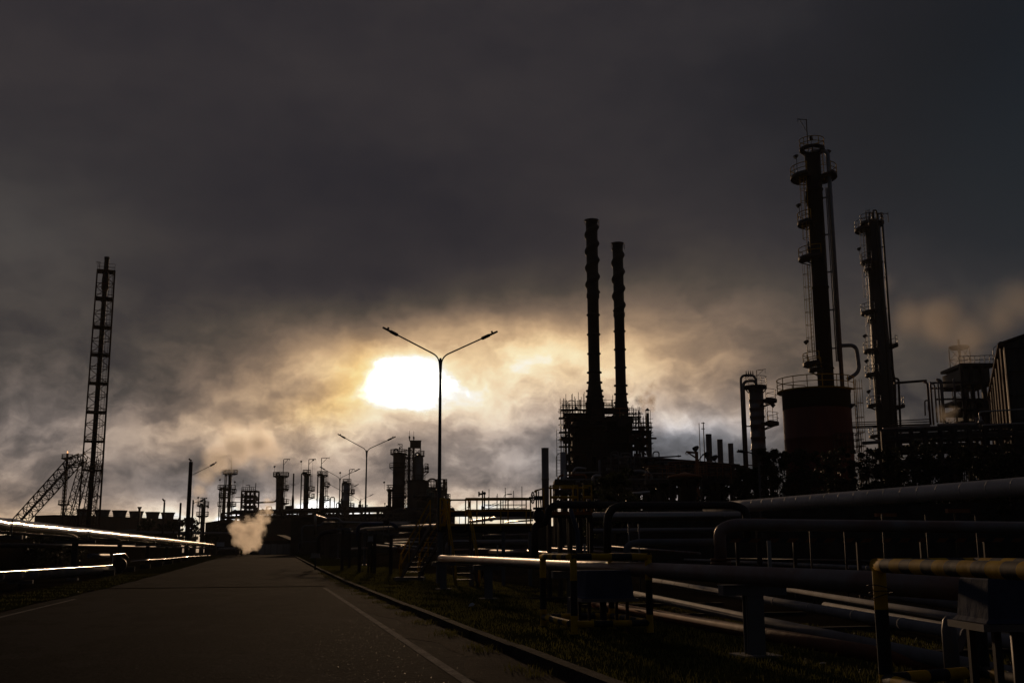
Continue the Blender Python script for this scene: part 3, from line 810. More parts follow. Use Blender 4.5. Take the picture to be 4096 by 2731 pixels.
# ------------------------------------------------------------------ racks, frames and buildings on the horizon
def rack(name, label, A, B, Yw, levels, bays, pipes, m='dark_steel', pm=('dull_cladding', 'rusty_pipe', 'black_pipe'), pr=(.12, .3), t=.25, cat='pipe rack', brace=True, group=None, infill=0.0, rows=2):
    """steel pipe rack from A to B (ground points), Yw deep, with pipe runs lying on each level"""
    A, B = Vector(A), Vector(B); d = (B - A); d.z = 0; L = d.length; d.normalize(); n = Vector((-d.y, d.x, 0))
    if n.y < 0: n = -n
    g0 = min(gnd(A), gnd(B))
    root = thing(name, label, cat, (A.x, A.y, g0), group)
    top = max(levels)
    for i in range(bays + 1):
        for j in range(rows):
            q = A + d * L * i / bays + n * Yw * j / max(rows - 1, 1); q.z = gnd(q) - .05
            MB().beam(q, Vector((q.x, q.y, g0 + top)), t, t).build('column', m, root)
    for lv in levels:
        mb = MB()
        for j in range(rows):
            a = A + n * Yw * j / max(rows - 1, 1); a.z = g0 + lv - .03 * j; mb.beam(a, Vector((B.x, B.y, 0)) + n * Yw * j / max(rows - 1, 1) + Vector((0, 0, a.z)), t * .8, t * 1.1)
        for i in range(bays + 1):
            q = A + d * L * i / bays; q.z = g0 + lv + .06; mb.beam(q, q + n * Yw, t * .7, t)
        mb.build('beam', m, root)
        k = pipes if isinstance(pipes, int) else pipes[levels.index(lv)]
        for i in range(k):
            rr = random.uniform(*pr); o = n * (Yw * (i + .5) / k) + Vector((0, 0, 0))
            z = g0 + lv + t * .6 + rr
            f0 = random.choice([0, 0, .1, .35]); f1 = random.choice([1, 1, .9, .6])
            a = A + d * L * f0 + o; b = A + d * L * f1 + o; a.z = b.z = z
            pts = [a, b]
            if random.random() < .35: pts = [Vector((a.x, a.y, z - random.uniform(1, 3)))] + pts
            if random.random() < .35: pts = pts + [Vector((b.x, b.y, z + random.uniform(-3, 1.2)))]
            MB().path(fillet(pts, rr * 3, 4), rr, 8).build('pipe_run', random.choice(pm), root)
    if brace:
        mb = MB()
        for i in range(0, bays, 2):
            a = A + d * L * i / bays; b = A + d * L * (i + 1) / bays
            for l0, l1 in zip([0.0] + list(levels[:-1]), levels): mb.beam(Vector((a.x, a.y, g0 + l0)), Vector((b.x, b.y, g0 + l1)), t * .45)
        mb.build('brace', m, root)
    return root, A, B, n, g0
def zpx(px, py, Y): 
    q = G(px, py, Y); return q.z - gnd(q)
lv = [zpx(1200, y, 325) for y in (2122, 2094, 2072, 2052)]
rk_, A, B, n, g0 = rack('pipe_rack', 'long dark pipe rack with sky showing through its bays, below the far columns', G(880, 2200, 322), G(1575, 2200, 300), 9, lv, 22, [3, 4, 3, 5], pr=(.2, .5), t=.45)
for i in range(34):                                       # vents, stub pipes and small valves standing on the rack
    q = A.lerp(B, random.uniform(.04, .96)) + n * random.uniform(0, 8); h = random.choice([.8, 1.2, 1.6, 2.4, 3.4]); z = g0 + lv[-1] + .2
    mb = MB(); b_ = Vector((q.x, q.y, z)); w_ = random.uniform(.4, 1.6)
    if i % 3 == 0: mb.path(fillet([b_, b_ + Vector((0, 0, h * .6)), b_ + Vector((w_, 0, h * .6)), b_ + Vector((w_, 0, 0))], .3, 4), .14, 6)
    elif i % 3 == 1: mb.tube(b_, b_ + Vector((0, 0, h)), .09, n=5).box(b_ + Vector((0, 0, h)), (.4, .3, .3))
    else: mb.box(b_ + Vector((0, 0, h * .25)), (w_ * 1.6, 1.2, h * .5)).tube(b_ + Vector((.2, 0, h * .4)), b_ + Vector((.2, 0, h)), .1, n=5)
    mb.build('vent_pipe' if i % 3 < 2 else 'equipment_box', 'dark_steel', rk_)
lv = [zpx(985, y, 342) for y in (2060, 2030, 2008, 1988, 1963)]
fr, A, B, n, g0 = rack('steel_frame', 'open braced steel frame tower left of the stout column', G(957, 2190, 342), G(1012, 2190, 342), 5, lv, 3, [2, 1, 2, 1, 0], pr=(.2, .4), t=.42, cat='steel frame')
for i, (x, w, top) in enumerate(((968, 10, 1972), (985, 12, 1968), (1002, 9, 1975))):
    q = G(x, top, 344); MB().lathe((q.x, q.y, g0 + lv[1]), vessel_prof(w / 2 * M1(344), q.z - g0 - lv[1]), 12).build('drum', 'brown_vessel', fr)
mb = MB(); zt = g0 + lv[-1]
for i in range(8):
    q = A.lerp(B, i / 7); mb.tube((q.x, q.y, zt), (q.x, q.y, zt + 1.2), .1, n=4)
for hh in (.6, 1.2): mb.tube((A.x, A.y, zt + hh), (B.x, B.y, zt + hh), .09, n=4)
mb.tube(A + Vector((2.4, 0, zt - A.z)), A + Vector((2.4, 0, zt - A.z + 1.8)), .1).tube(A + Vector((1.2, 0, zt - A.z + 1.8)), A + Vector((2.5, 0, zt - A.z + 1.8)), .1).tube(A + Vector((.3, 0, zt - A.z)), A + Vector((.3, 0, zt - A.z + 3.6)), .05).tube(B + Vector((0, 0, zt - B.z)), B + Vector((.1, 0, zt - B.z + 2.5)), .12)
mb.build('railing', 'dark_steel', fr)
for y, s in ((1988, -1), (2008, -1)):
    z = g0 + zpx(957, y, 342); MB().box((A.x - .9, A.y, z), (1.8, 1.6, .15)).build('platform', 'dark_steel', fr)

def building(name, label, x0, x1, ytop, Y, depth, mw, mr, gable=0.0, eave=.4, cat='building', holes=()):
    a, b = G(x0, ytop, Y), G(x1, ytop, Y); g = gnd((a + b) / 2); zt = (a.z + b.z) / 2
    c = (a + b) / 2; w = b.x - a.x
    root = thing(name, label, cat, (c.x, c.y + depth / 2, g))
    MB().box((c.x, c.y + depth / 2, (g + zt) / 2 - .02), (w, depth, zt - g), 0).build('wall', mw, root)
    if gable:
        vs = [(c.x - w / 2 - eave, c.y - eave, zt), (c.x + w / 2 + eave, c.y - eave, zt), (c.x, c.y - eave, zt + gable)]
        vs2 = [(x, c.y + depth + eave, z) for x, y, z in vs]
        MB().add(vs + vs2, [(0, 1, 2), (5, 4, 3), (1, 4, 5, 2), (0, 2, 5, 3), (0, 3, 4, 1)]).build('roof', mr, root)
    else:
        MB().box((c.x, c.y + depth / 2, zt + .12), (w + eave * 2, depth + eave * 2, .24)).build('roof', mr, root)
    for hx, hy, hw, hh in holes:
        q = G(hx, hy, Y - .05); MB().box((q.x, q.y - .02, q.z), (hw * M1(Y), .08, hh * M1(Y))).build('opening', 'black_paint', root)
    return root, c, w, zt
building('substation', 'low dark building with a shallow gable roof behind the dark trees', 822, 1005, 2090, 235, 12, 'dark_concrete', 'roof_sheet', gable=.8, holes=[(850, 2105, 12, 14), (905, 2105, 12, 14), (960, 2110, 20, 24)])
building('control_house', 'flat red-brown roofed block below the green column', 1165, 1300, 2068, 180, 8, 'dark_concrete', 'roof_sheet', holes=[(1190, 2090, 14, 16), (1235, 2095, 16, 20), (1280, 2092, 12, 14)])
building('equipment_block', 'broad dark block behind the steam at the road end', 1006, 1182, 2078, 310, 10, 'dark_steel', 'dark_steel', holes=[(1040, 2090, 8, 8), (1075, 2092, 8, 10), (1105, 2094, 8, 8)])
building('exchanger_block', 'low dark block under the far pipe rack left of the cracking unit', 1290, 1450, 2078, 296, 6, 'dark_steel', 'dark_steel')
building('pump_house', 'plain dark block with flat roof at the foot of the tall cracking unit', 1440, 1545, 2085, 262, 8, 'dark_concrete', 'dark_steel', holes=[(1465, 2105, 10, 14), (1500, 2105, 10, 14)])
sh, c, w, zt = building('shed', 'open gabled shed behind the pale wall at the end of the road', 1056, 1158, 2160, 196, 7, 'dark_concrete', 'roof_sheet', gable=1.0)
# pale wall closing the road, in panels
wl = thing('boundary_wall', 'pale panelled wall across the end of the road', 'wall', UV(193, 0))
for i in range(7):
    v0 = -1.9 + i * 1.02; q = UV(193, v0 + .5, gz(193) + .9)
    MB().box(q, (.98, .12, 1.75 - .1 * (i % 2)), -HEAD).build('panel', 'white_wall', wl)
    MB().box(UV(192.9, v0, gz(193) + .9), (.09, .16, 1.9), -HEAD).build('post', 'concrete', wl)
# things at the road end, left
q = UV(178, -10.3); sg = thing('notice_board', 'small blank pale board on two posts at the road end', 'sign', q)
c = G(882, 2176, q.y); MB().box(c, (1.2, .05, .66)).build('board', 'board_white', sg)
for s_ in (-.4, .4): MB().tube((c.x + s_, c.y + .06, gnd(c)), (c.x + s_, c.y + .06, c.z + .3), .04, n=6).build('post', 'dark_steel', sg)
c = G(778, 2152, 172); MB_ = MB().box((c.x, c.y, c.z), (.9, .8, .42)); cr = thing('equipment_cabinet', 'tan box on a stand beyond the left silver pipe', 'cabinet', (c.x, c.y, gnd(c)))
MB_.build('body', 'sheet_tan', cr); MB().box((c.x, c.y, (gnd(c) + c.z - .21) / 2), (.5, .5, c.z - .21 - gnd(c))).build('stand', 'dark_steel', cr)
pipe([G(300, 2131, 205), G(540, 2128, 203), G(930, 2132, 198)], .22, 'dull_cladding', 'long level grey pipe in front of the trees on the left', seams=6)
pipe([G(480, 2125, 210), G(500, 2121, 210), G(545, 2119, 210)], .13, 'dull_cladding', 'short thin pipe above the long level grey pipe')
pipe([G(874, 2196, 176), G(935, 2194, 176), G(945, 2199, 176)], .26, 'dull_cladding', 'pale pipe end near the ground at the road end', bend=.5)
q = G(938, 2182, 176); tp = thing('tee_post', 'small T shaped post beside the steam', 'post', (q.x, q.y, gnd(q)))
MB().tube((q.x, q.y, gnd(q)), q, .09).build('post', 'dark_steel', tp); MB().tube(q + Vector((-.75, 0, 0)), q + Vector((.3, 0, 0)), .11).build('crossarm', 'dark_steel', tp)
q = G(966, 2206, 172); q.z = gnd(q); bo = thing('bollard', 'yellow and black banded bollard in front of the steam', 'bollard', q)
MB().path([q + Vector((0, 0, z)) for z in (0, .22, .44, .66, .84)], .17, 12, mis=[0, 1, 0, 1]).build('shaft', ('black_paint', 'yellow_paint'), bo)
q = G(905, 2203, 171); MBq = MB().box((q.x, q.y, gnd(q) + .12), (3.4, .5, .24)); tag(MBq.build('trench_curb', 'dark_concrete'), 'low dark kerb block at the steam vent by the road end', 'kerb block')

# ------------------------------------------------------------------ the tall cracking unit left of the main lamp
Yc = 300; kc = M1(Yc)
column('cracking_column', 'broad brown column with a fat overhead pipe, left side of the tall cracking unit', 'column', 1595, 1812, Yc, 45, 'brown_vessel', [(1815, 0, 359, .8), (1870, 200, 330, 1.0), (1990, 200, 330, 1.2)], [(-30, 2080, 1815)], [], (40, 2.6, 1.2), [(90, 1815, 2)], [1850, 1890, 1940, 1990], dome=.3)
a = G(1592, 1816, Yc)
pipe([a, G(1592, 1796, Yc), G(1576, 1796, Yc), G(1574, 1990, Yc), G(1573, 2080, Yc)], 3.2 * kc, 'brown_vessel', 'fat overhead pipe arching off the broad brown column', bend=.9)
pipe([G(1603, 1816, Yc), G(1603, 1803, Yc), G(1640, 1800, Yc)], 1.6 * kc, 'brown_vessel', 'thin pipe crossing from the broad brown column to the lattice tower', bend=.5, n=8)
column('process_column', 'small column tucked against the left of the cracking unit', 'column', 1559, 1954, Yc, 15, 'brown_vessel', [(1957, 0, 359, .4)], None, [(20, .16, 1948, 2060, .3)], None, [(180, 1957, 2)], [1980, 2010], group=FG)
lw = thing('lattice_tower', 'slender braced steel lift tower between the two cracking vessels', 'steel tower', (G(1633, 2200, Yc).x, Yc, gnd(G(1633, 2200, Yc))))
b0 = G(1626, 1820, Yc); b0g = Vector((b0.x, b0.y, gnd(b0)))
mb = MB(); lattice(mb, b0g, b0, 1.25, 1.15, 26, .2, .0, .12); mb.build('lattice_frame', 'brown_vessel', lw)
b1 = G(1645, 1790, Yc + 1); b1g = Vector((b1.x, b1.y, gnd(b1)))
mb = MB(); lattice(mb, b1g, b1, 1.35, 1.35, 26, .22, .0, .13); mb.build('lattice_frame', 'brown_vessel', lw)
for x in (1635, 1639): MB().tube(Vector((G(x, 2100, Yc).x, Yc - .5, b0g.z)), G(x, 1822, Yc - .5), .2, n=8).build('pipe_run', 'brown_vessel', lw)
for y in (1830, 1880, 1930, 1985, 2040): MB().beam(G(1616, y, Yc), G(1656, y, Yc), .3, .35).build('beam', 'brown_vessel', lw)
# head house on stilts
hb = thing('head_house', 'boxy plant room on stilts with aerials, topping the cracking unit', 'plant room', G(1662, 1822, Yc))
c = G(1662, 1778, Yc); MB().box(c, (44 * kc, 3.0, 27 * kc), .12).build('cabin', 'brown_vessel', hb)
MB().box(c + Vector((0, 0, 13.5 * kc + .08)), (46 * kc, 3.3, .14), .12).build('roof', 'dark_steel', hb)
for x in (1641, 1657, 1683):
    for dy in (-1, 1): MB().beam(G(x, 1823, Yc + dy), G(x, 1792, Yc + dy), .22).build('leg', 'brown_vessel', hb)
mb = MB()
for x0, x1 in ((1641, 1657), (1657, 1683)): mb.beam(G(x0, 1823, Yc - 1), G(x1, 1794, Yc - 1), .1).beam(G(x1, 1823, Yc - 1), G(x0, 1794, Yc - 1), .1)
mb.build('brace', 'brown_vessel', hb)
for x, y in ((1638, 1722), (1655, 1724)):
    q = G(x, 1763, Yc); mb = MB().tube(q, G(x, y, Yc), .05, n=5).tube(q, G(x, y + 22, Yc), .13, n=6)
    for i in range(3): mb.box(G(x - 2 + 2 * i, y + 26 + i, Yc), (.16, .16, .7))
    mb.build('aerial', 'dark_steel', hb)
# second vessel with cone, silver flank
P = G(1675, 1818, Yc); b = Vector((P.x, P.y, gnd(P))); z_ = lambda y: G(1675, y, Yc).z - b.z
rv = thing('reactor_vessel', 'bottle shaped reactor vessel under the plant room of the cracking unit', 'vessel', b)
MB().lathe(b, [(21.5 * kc, 0), (21.5 * kc, z_(1920)), (21.5 * kc, z_(1874)), (20.5 * kc, z_(1866)), (18.5 * kc, z_(1850)), (19 * kc, z_(1846)), (19 * kc, z_(1832)), (16 * kc, z_(1824)), (9 * kc, z_(1819)), (.02, z_(1817))], 26).build('shell', 'column_silver', rv)
platform(rv, b, 20 * kc, 42 * kc, z_(1886), -45, 35, 'dark_steel', 'dark_steel', 1.2, .09, 1.2)
platform(rv, b, 20 * kc, 40 * kc, z_(1873), -45, 35, 'dark_steel', 'dark_steel', 1.2, .09, .4)
platform(rv, b, 15 * kc, 24 * kc, z_(1822), -90, 90, 'dark_steel', 'dark_steel', 1.2, .09, .4)
platform(rv, b, 20 * kc, 27 * kc, z_(1920), 180, 360, 'dark_steel', 'dark_steel', 1.2, .09, .4)
pipe([G(1662, 1822, Yc - 2), G(1662, 1811, Yc - 2), G(1677, 1811, Yc - 2), G(1680, 1822, Yc - 2)], 3 * kc, 'brown_vessel', 'short hooped pipe over the head of the bottle shaped vessel', bend=.6)
P = G(1730, 1952, Yc - 6); b = Vector((P.x, P.y, gnd(P))); z2 = lambda y: G(1730, y, Yc - 6).z - b.z
gv = thing('surge_drum', 'big greenish drum at the foot of the cracking unit, behind the main lamp', 'vessel', b)
MB().lathe(b, vessel_prof(24 * kc, z2(1952), .3, [z2(1990), z2(2030)]), 26).build('shell', 'column_green', gv)
mb = MB()
for x in (1712, 1724, 1736, 1747):
    mb.beam(G(x, 1956, Yc - 6), G(x, 1918, Yc - 6), .2)
for y in (1925, 1938, 1950): mb.beam(G(1710, y, Yc - 6), G(1750, y, Yc - 6), .2)
mb.build('top_frame', 'brown_vessel', gv)
pipe([G(1712, 1954, Yc - 7), G(1712, 1915, Yc - 7), G(1746, 1915, Yc - 7), G(1750, 1985, Yc - 7)], 3.6 * kc, 'brown_vessel', 'fat arched pipe over the greenish drum', bend=1.2)
sf = thing('stair_frame', 'braced stair frame right of the greenish drum behind the main lamp', 'steel frame', G(1768, 2110, Yc - 4))
q0 = G(1765, 2110, Yc - 4); q0.z = gnd(q0); mb = MB(); lattice(mb, q0, G(1765, 1917, Yc - 4), 2.6, 2.6, 9, .16, .2, .1); mb.build('lattice_frame', 'brown_vessel', sf)
for y in (1930, 1955, 1980, 2005): MB().box(G(1766, y, Yc - 4), (2.9, 2.9, .15)).build('platform', 'brown_vessel', sf)
MB().tube(G(1776, 1985, Yc - 4), G(1776, 1916, Yc - 4), .35).build('pipe_run', 'brown_vessel', sf)
column('process_column', 'low grey-green column at the right foot of the cracking unit', 'column', 1781, 1993, Yc - 8, 23, 'column_green', [(1993, -60, 60, .6)], None, [(0, .12, 1975, 2060, .2)], None, [], [2020, 2050], dome=.3, group=FG)
rack('pipe_rack', 'dense dark rack across the foot of the cracking unit', G(1540, 2200, 285), G(1800, 2200, 283), 6, [zpx(1650, y, 285) for y in (2120, 2092, 2068, 2046)], 9, [4, 4, 4, 2], pr=(.25, .55), t=.42, m='brown_vessel', pm=('brown_vessel', 'black_pipe'))
for i, (x, w, yt, mm) in enumerate(((1604, 34, 2055, 'brown_vessel'), (1690, 44, 1975, 'brown_vessel'))):
    column('process_drum', ['squat brown drum at the foot of the broad brown column', 'tall plain brown drum left of the greenish drum'][i], 'vessel', x, yt, Yc - 10, w, mm, [(yt + 12, 180, 360, 1.0)], None, [], None, [], [yt + 30])
# small bits on the horizon between the columns
for i, (x, y, yb) in enumerate(((1322, 1988, 2034), (1355, 2004, 2034), (1346, 2012, 2034))):
    q = G(x, y, 330); b = G(x, yb, 330)
    pipe([Vector((b.x, b.y, gnd(b))), q, q + Vector((1.2, 0, 0)), Vector((b.x + 1.2, b.y, gnd(b)))], .16, 'brown_vessel', ['tall', 'low', 'middle'][i] + ' pipe hoop on the horizon left of the pale grey column', bend=.4, n=8)
for i, (x, y) in enumerate(((1451, 2016), (1548, 2022), (1516, 2030))):
    q = G(x, y, 325); b = Vector((q.x, q.y, gnd(q))); mt = thing('vent_mast', ['slim vent mast right of the pale grey column', 'slim vent mast at the left foot of the small tucked column', 'short vent mast standing on the far pipe rack'][i], 'mast', b)
    MB().tube(b, q, .2, n=6).build('shaft', 'dark_steel', mt); MB().box(q - Vector((0, 0, 2)), (2.2, .2, .2)).build('crossarm', 'dark_steel', mt)

building('reactor_block', 'solid stepped brown block filling the foot of the cracking unit behind the greenish drum', 1630, 1712, 1924, 297, 4, 'brown_vessel', 'dark_steel')
building('reactor_block', 'lower solid brown block behind the main lamp pole at the cracking unit', 1712, 1757, 1950, 296, 5, 'brown_vessel', 'dark_steel')
building('reactor_block', 'lowest plain block at the right foot of the cracking unit', 1757, 1794, 2001, 296, 5, 'brown_vessel', 'dark_steel')
column('process_drum', 'squat brown drum right beside the greenish drum, behind the main lamp pole', 'vessel', 1757, 1955, 287, 40, 'brown_vessel', [(1962, 180, 360, .8)], None, [(0, .2, 1948, 2060, .4)], None, [], [1990], dome=.5)

# ------------------------------------------------------------------ street lamps along the right of the road
LAMP_H = 9.6
def solve_Y(px, py, H):
    lo, hi = 5.0, 900.0
    for _ in range(60):
        m = (lo + hi) / 2; q = G(px, py, m)
        if q.z - gnd(q) < H: lo = m
        else: hi = m
    return lo
def street_lamp():
    """double armed street lamp, built at the origin; the arms swing up and out from the pole head"""
    root = thing('street_lamp', 'x', 'street lamp', (0, 0, 0), 'double armed street lamps along the road')
    H = LAMP_H
    MB().lathe((0, 0, 0), [(.19, 0), (.19, .02), (.10, .05), (.098, .9), (.088, .95), (.075, H * .55), (.055, H - .5), (.05, H - .45), (.05, H)], 12).build('pole', 'lamp_grey', root)
    MB().box((0, 0, .02), (.42, .42, .04)).build('base_plate', 'galvanised', root)
    for s, tx, tz, ty in ((-1, 2.56, 1.42, .25), (1, 2.48, 1.14, -.15)):
        tip = Vector((s * tx, ty, H + tz)); st = Vector((s * .03, 0, H - .62)); kn = Vector((s * .06, 0, H + .06))
        d = (tip - kn).normalized(); he = tip - d * .72
        MB().path(fillet([st, kn, he], .38, 7), .032, 8).build('arm', 'lamp_grey', root)
        hd = MB().path([he - d * .06, he, he + d * .30, he + d * .36, tip - d * .03, tip], .06, 10, rs=[.05, .075, .072, .05, .045, .03])
        up = Vector((-d.z * s, 0, abs(d.x))); hd.path([tip - d * .24 + up * .03, tip - d * .24 + up * .12], .045, 8)
        hd.build('lamp_head', 'lamp_grey', root)
    return root
lamp0 = street_lamp()
for i, (x, y, lab) in enumerate((
        (1762, 1432, 'tallest and nearest double armed street lamp, dark pole rising behind the yellow walkway'),
        (1467, 1800, 'double armed street lamp second in size, its pole left of the cracking unit'),
        (1360, 1912, 'double armed street lamp third in size, in front of the pale grey column'),
        (1371, 1966, 'double armed street lamp whose right arm crosses the pale grey column'),
        (1440, 2001, 'small double armed street lamp right of the pale grey column'),
        (1838, 2043, 'tiny far double armed street lamp seen under the walkway handrail'))):
    o = lamp0 if i == 0 else copy_tree(lamp0)
    Yl = solve_Y(x, y, LAMP_H); q = G(x, y, Yl); o.location = (q.x, q.y, gnd(q)); o['label'] = lab
q = G(2012, 1990, 95); sl = thing('street_lamp', 'small single armed lamp among the thin scaffold poles', 'street lamp', (q.x, q.y, gnd(q)))
MB().tube((q.x, q.y, gnd(q)), q, .06, .045, 8).build('pole', 'lamp_grey', sl)
MB().path(fillet([q - Vector((0, 0, .4)), q + Vector((.12, 0, .25)), q + Vector((.45, 0, .3))], .3), .03, 6).build('arm', 'lamp_grey', sl)
MB().box(q + Vector((.58, 0, .3)), (.4, .16, .09)).build('lamp_head', 'lamp_grey', sl)

# ------------------------------------------------------------------ twin stacks with helical strakes
def strake_stack(px, ytop, Y, label, wtop, ycol, ybase_wide, w2, rings, ph):
    P = G(px, ytop, Y); b = Vector((P.x, P.y, gnd(P))); k = M1(Y); zz = lambda y: G(px, y, Y).z - b.z
    h = P.z - b.z; r = wtop / 2 * k; zc = zz(ycol[0]); z0 = zz(ycol[1]); r2 = w2 / 2 * k
    root = thing('strake_chimney', label, 'chimney', b, 'pair of chimneys on the furnace')
    prof = []; z = h; pitch = 72 * k
    def bul(a, z):
        if z < zc + .3 or z > h - .6: return 0
        c = math.cos(a - 2 * math.pi * z / pitch + ph); return .23 * max(0, c) ** 1.6
    n = 40; zs = [zc + (h - zc) * i / 70 for i in range(71)]
    MB().lathe(b, [(r, q) for q in zs], n, cap=True, bulge=bul).build('strake_section', 'stack_black', root)
    lower = [(r2, 0), (r2, zz(ybase_wide)), (r2 * .93, zz(ybase_wide - 40))]
    lower += [(r * 1.04, z0 - 1.2), (r * .98, z0), (r * .97, zc - .4), (r * 1.1, zc - .3), (r * 1.1, zc + .25), (r, zc + .3)]
    MB().lathe(b, lower, 28).build('shaft', 'stack_black', root)
    for y, f in rings:
        rm = MB(); z = zz(y); rad = r * .99 if z > z0 else r + (r2 - r) * min(1, (z0 - z) / (z0 - zz(ybase_wide)))
        rm.lathe(b, [(rad, z - .1), (rad + f, z - .08), (rad + f, z + .08), (rad, z + .1)], 24, cap=False)
        rm.build('stiffener_ring', 'stack_black', root)
    tp = MB().lathe(b, [(r, h - .1), (r * 1.12, h - .05), (r * 1.12, h + .12), (r * .9, h + .12)], 28, cap=False); rail_arc(tp, b, r + .2, h - .75, 0, 359, .8, .045)
    tp.build('rim', 'dark_steel', root)
    return root
Yh = 135
strake_stack(2366, 884, Yh, 'taller of the two black chimneys with wavy strakes, left one of the pair', 49, (1183, 1495), 1665, 82, [(1260, .12), (1338, .12), (1415, .12), (1490, .2), (1530, .15), (1563, .15), (1586, .15), (1612, .15)], 0.3)
strake_stack(2470, 976, Yh + 6, 'shorter of the two black chimneys with wavy strakes, right one of the pair', 44, (1258, 1540), 1690, 62, [(1325, .12), (1398, .12), (1470, .12), (1542, .2), (1576, .15), (1610, .15), (1640, .15)], 2.0)

# ------------------------------------------------------------------ furnace below the stacks
kh = M1(Yh)
def scaffold(name, label, x0, x1, y0, y1, Y, deep, bays, lifts, planks=(), over=0.0, root=None, m='dark_steel', t=.035, skip=0.12, cat='scaffold', group=None):
    """tube scaffold filling the bearing x0..x1, rows y0 (top)..y1"""
    a, b = G(x0, y1, Y), G(x1, y1, Y); zt = G((x0 + x1) / 2, y0, Y).z; zb = max(gnd(a), min(a.z, b.z)); 
    if root is None: root = thing(name, label, cat, ((a.x + b.x) / 2, a.y, zb), group)
    st, lg, br = MB(), MB(), MB()
    for j in (0, deep):
        for i in range(bays + 1):
            x = a.x + (b.x - a.x) * i / bays
            st.tube((x, a.y + j, zb), (x, a.y + j, zt + random.uniform(0, over)), t, n=5)
        for l in range(1, lifts + 1):
            z = zb + (zt - zb) * l / lifts
            for dz in (0, .5, 1.0) if l in planks else (0,):
                if random.random() > skip: lg.tube((a.x - .3, a.y + j, z + dz), (b.x + .3, a.y + j, z + dz), t * .9, n=5)
            if random.random() > .4:
                i = random.randrange(bays); x = a.x + (b.x - a.x) * i / bays; x2 = a.x + (b.x - a.x) * (i + 1) / bays
                br.tube((x, a.y + j, z - (zt - zb) / lifts), (x2, a.y + j, z), t * .8, n=4)
    for l in range(1, lifts + 1):
        z = zb + (zt - zb) * l / lifts
        for i in range(bays + 1):
            x = a.x + (b.x - a.x) * i / bays; lg.tube((x, a.y - .2, z - .06), (x, a.y + deep + .2, z - .06), t * .8, n=4)
    st.build('standard', m, root); lg.build('ledger', m, root)
    if br.v: br.build('brace', m, root)
    for l in planks:
        z = zb + (zt - zb) * l / lifts
        MB().box(((a.x + b.x) / 2, a.y + deep / 2, z), (b.x - a.x + .5, deep * .9, .08)).build('plank_deck', 'pole_dark', root)
    return root
q = G(2420, 2190, Yh + 4); fu = thing('furnace', 'big black boxy furnace under the two chimneys, hung with decks and braces', 'furnace', (q.x, q.y, gnd(q)))
def slab(root, name, x0, x1, y0, y1, Y, deep, m):
    a, b = G(x0, y0, Y), G(x1, y1, Y); return MB().box(((a.x + b.x) / 2, a.y + deep / 2, (a.z + b.z) / 2), (b.x - a.x, deep, a.z - b.z)).build(name, m, root)
slab(fu, 'casing', 2292, 2432, 1672, 2060, Yh - 1, 9, 'stack_black')
slab(fu, 'casing', 2426, 2538, 1690, 2060, Yh + 1, 8, 'stack_black')
slab(fu, 'hood', 2330, 2420, 1652, 1674, Yh, 6, 'stack_black')
slab(fu, 'hood', 2415, 2524, 1668, 1692, Yh + 2, 6, 'stack_black')
for x0, x1, y, yy in ((2254, 2345, 1655, -3), (2258, 2424, 1672, -2.4), (2255, 2424, 1700, -3), (2243, 2300, 1750, -2.6), (2290, 2440, 1818, -2.2), (2424, 2535, 1668, -1), (2530, 2606, 1724, -1), (2540, 2604, 1760, -1), (2530, 2606, 1790, -1)):
    a, b = G(x0, y, Yh + yy), G(x1, y, Yh + yy); d = MB().box(((a.x + b.x) / 2, a.y + 1.5, a.z), (b.x - a.x, 3.0, .28)).build('deck', 'dark_steel', fu)
    rm = MB(); n = max(2, int((b.x - a.x) / 1.4))
    for hh in (.55, 1.1): rm.tube(a + Vector((0, 0, hh)), Vector((b.x, a.y, a.z + hh)), .04, n=5)
    for i in range(n + 1): rm.tube((a.x + (b.x - a.x) * i / n, a.y, a.z), (a.x + (b.x - a.x) * i / n, a.y, a.z + 1.1), .04, n=5)
    rm.build('railing', 'orange_paint' if y in (1655, 1668) else 'dark_steel', d)
for x in (2262, 2276, 2292, 2545, 2570, 2600):
    a = G(x, 1690 if x < 2400 else 1724, Yh - 1.5); MB().beam((a.x, a.y, gnd(a)), a, .3).build('column', 'dark_steel', fu)
mb = MB()
for x0, x1, y0, y1 in ((2262, 2292, 1752, 1702), (2292, 2262, 1800, 1752), (2262, 2292, 1850, 1800), (2545, 2600, 1762, 1726), (2600, 2545, 1820, 1762), (2545, 2570, 1880, 1830), (2292, 2340, 1752, 1704)):
    mb.beam(G(x0, y0, Yh - 1.4), G(x1, y1, Yh - 1.4), .16)
mb.build('brace', 'dark_steel', fu)
for i in range(26):
    mb = MB(); x = random.uniform(2300, 2530); y = random.uniform(1700, 1960); L = random.uniform(20, 90)
    if random.random() < .5: mb.tube(G(x, y, Yh - 1.3), G(x + 1, y + L, Yh - 1.3), random.uniform(.06, .16), n=6)
    else: mb.tube(G(x, y, Yh - 1.4), G(min(x + L, 2535), y, Yh - 1.4), random.uniform(.05, .12), n=6)
    mb.build('pipe_run', 'black_pipe', fu)
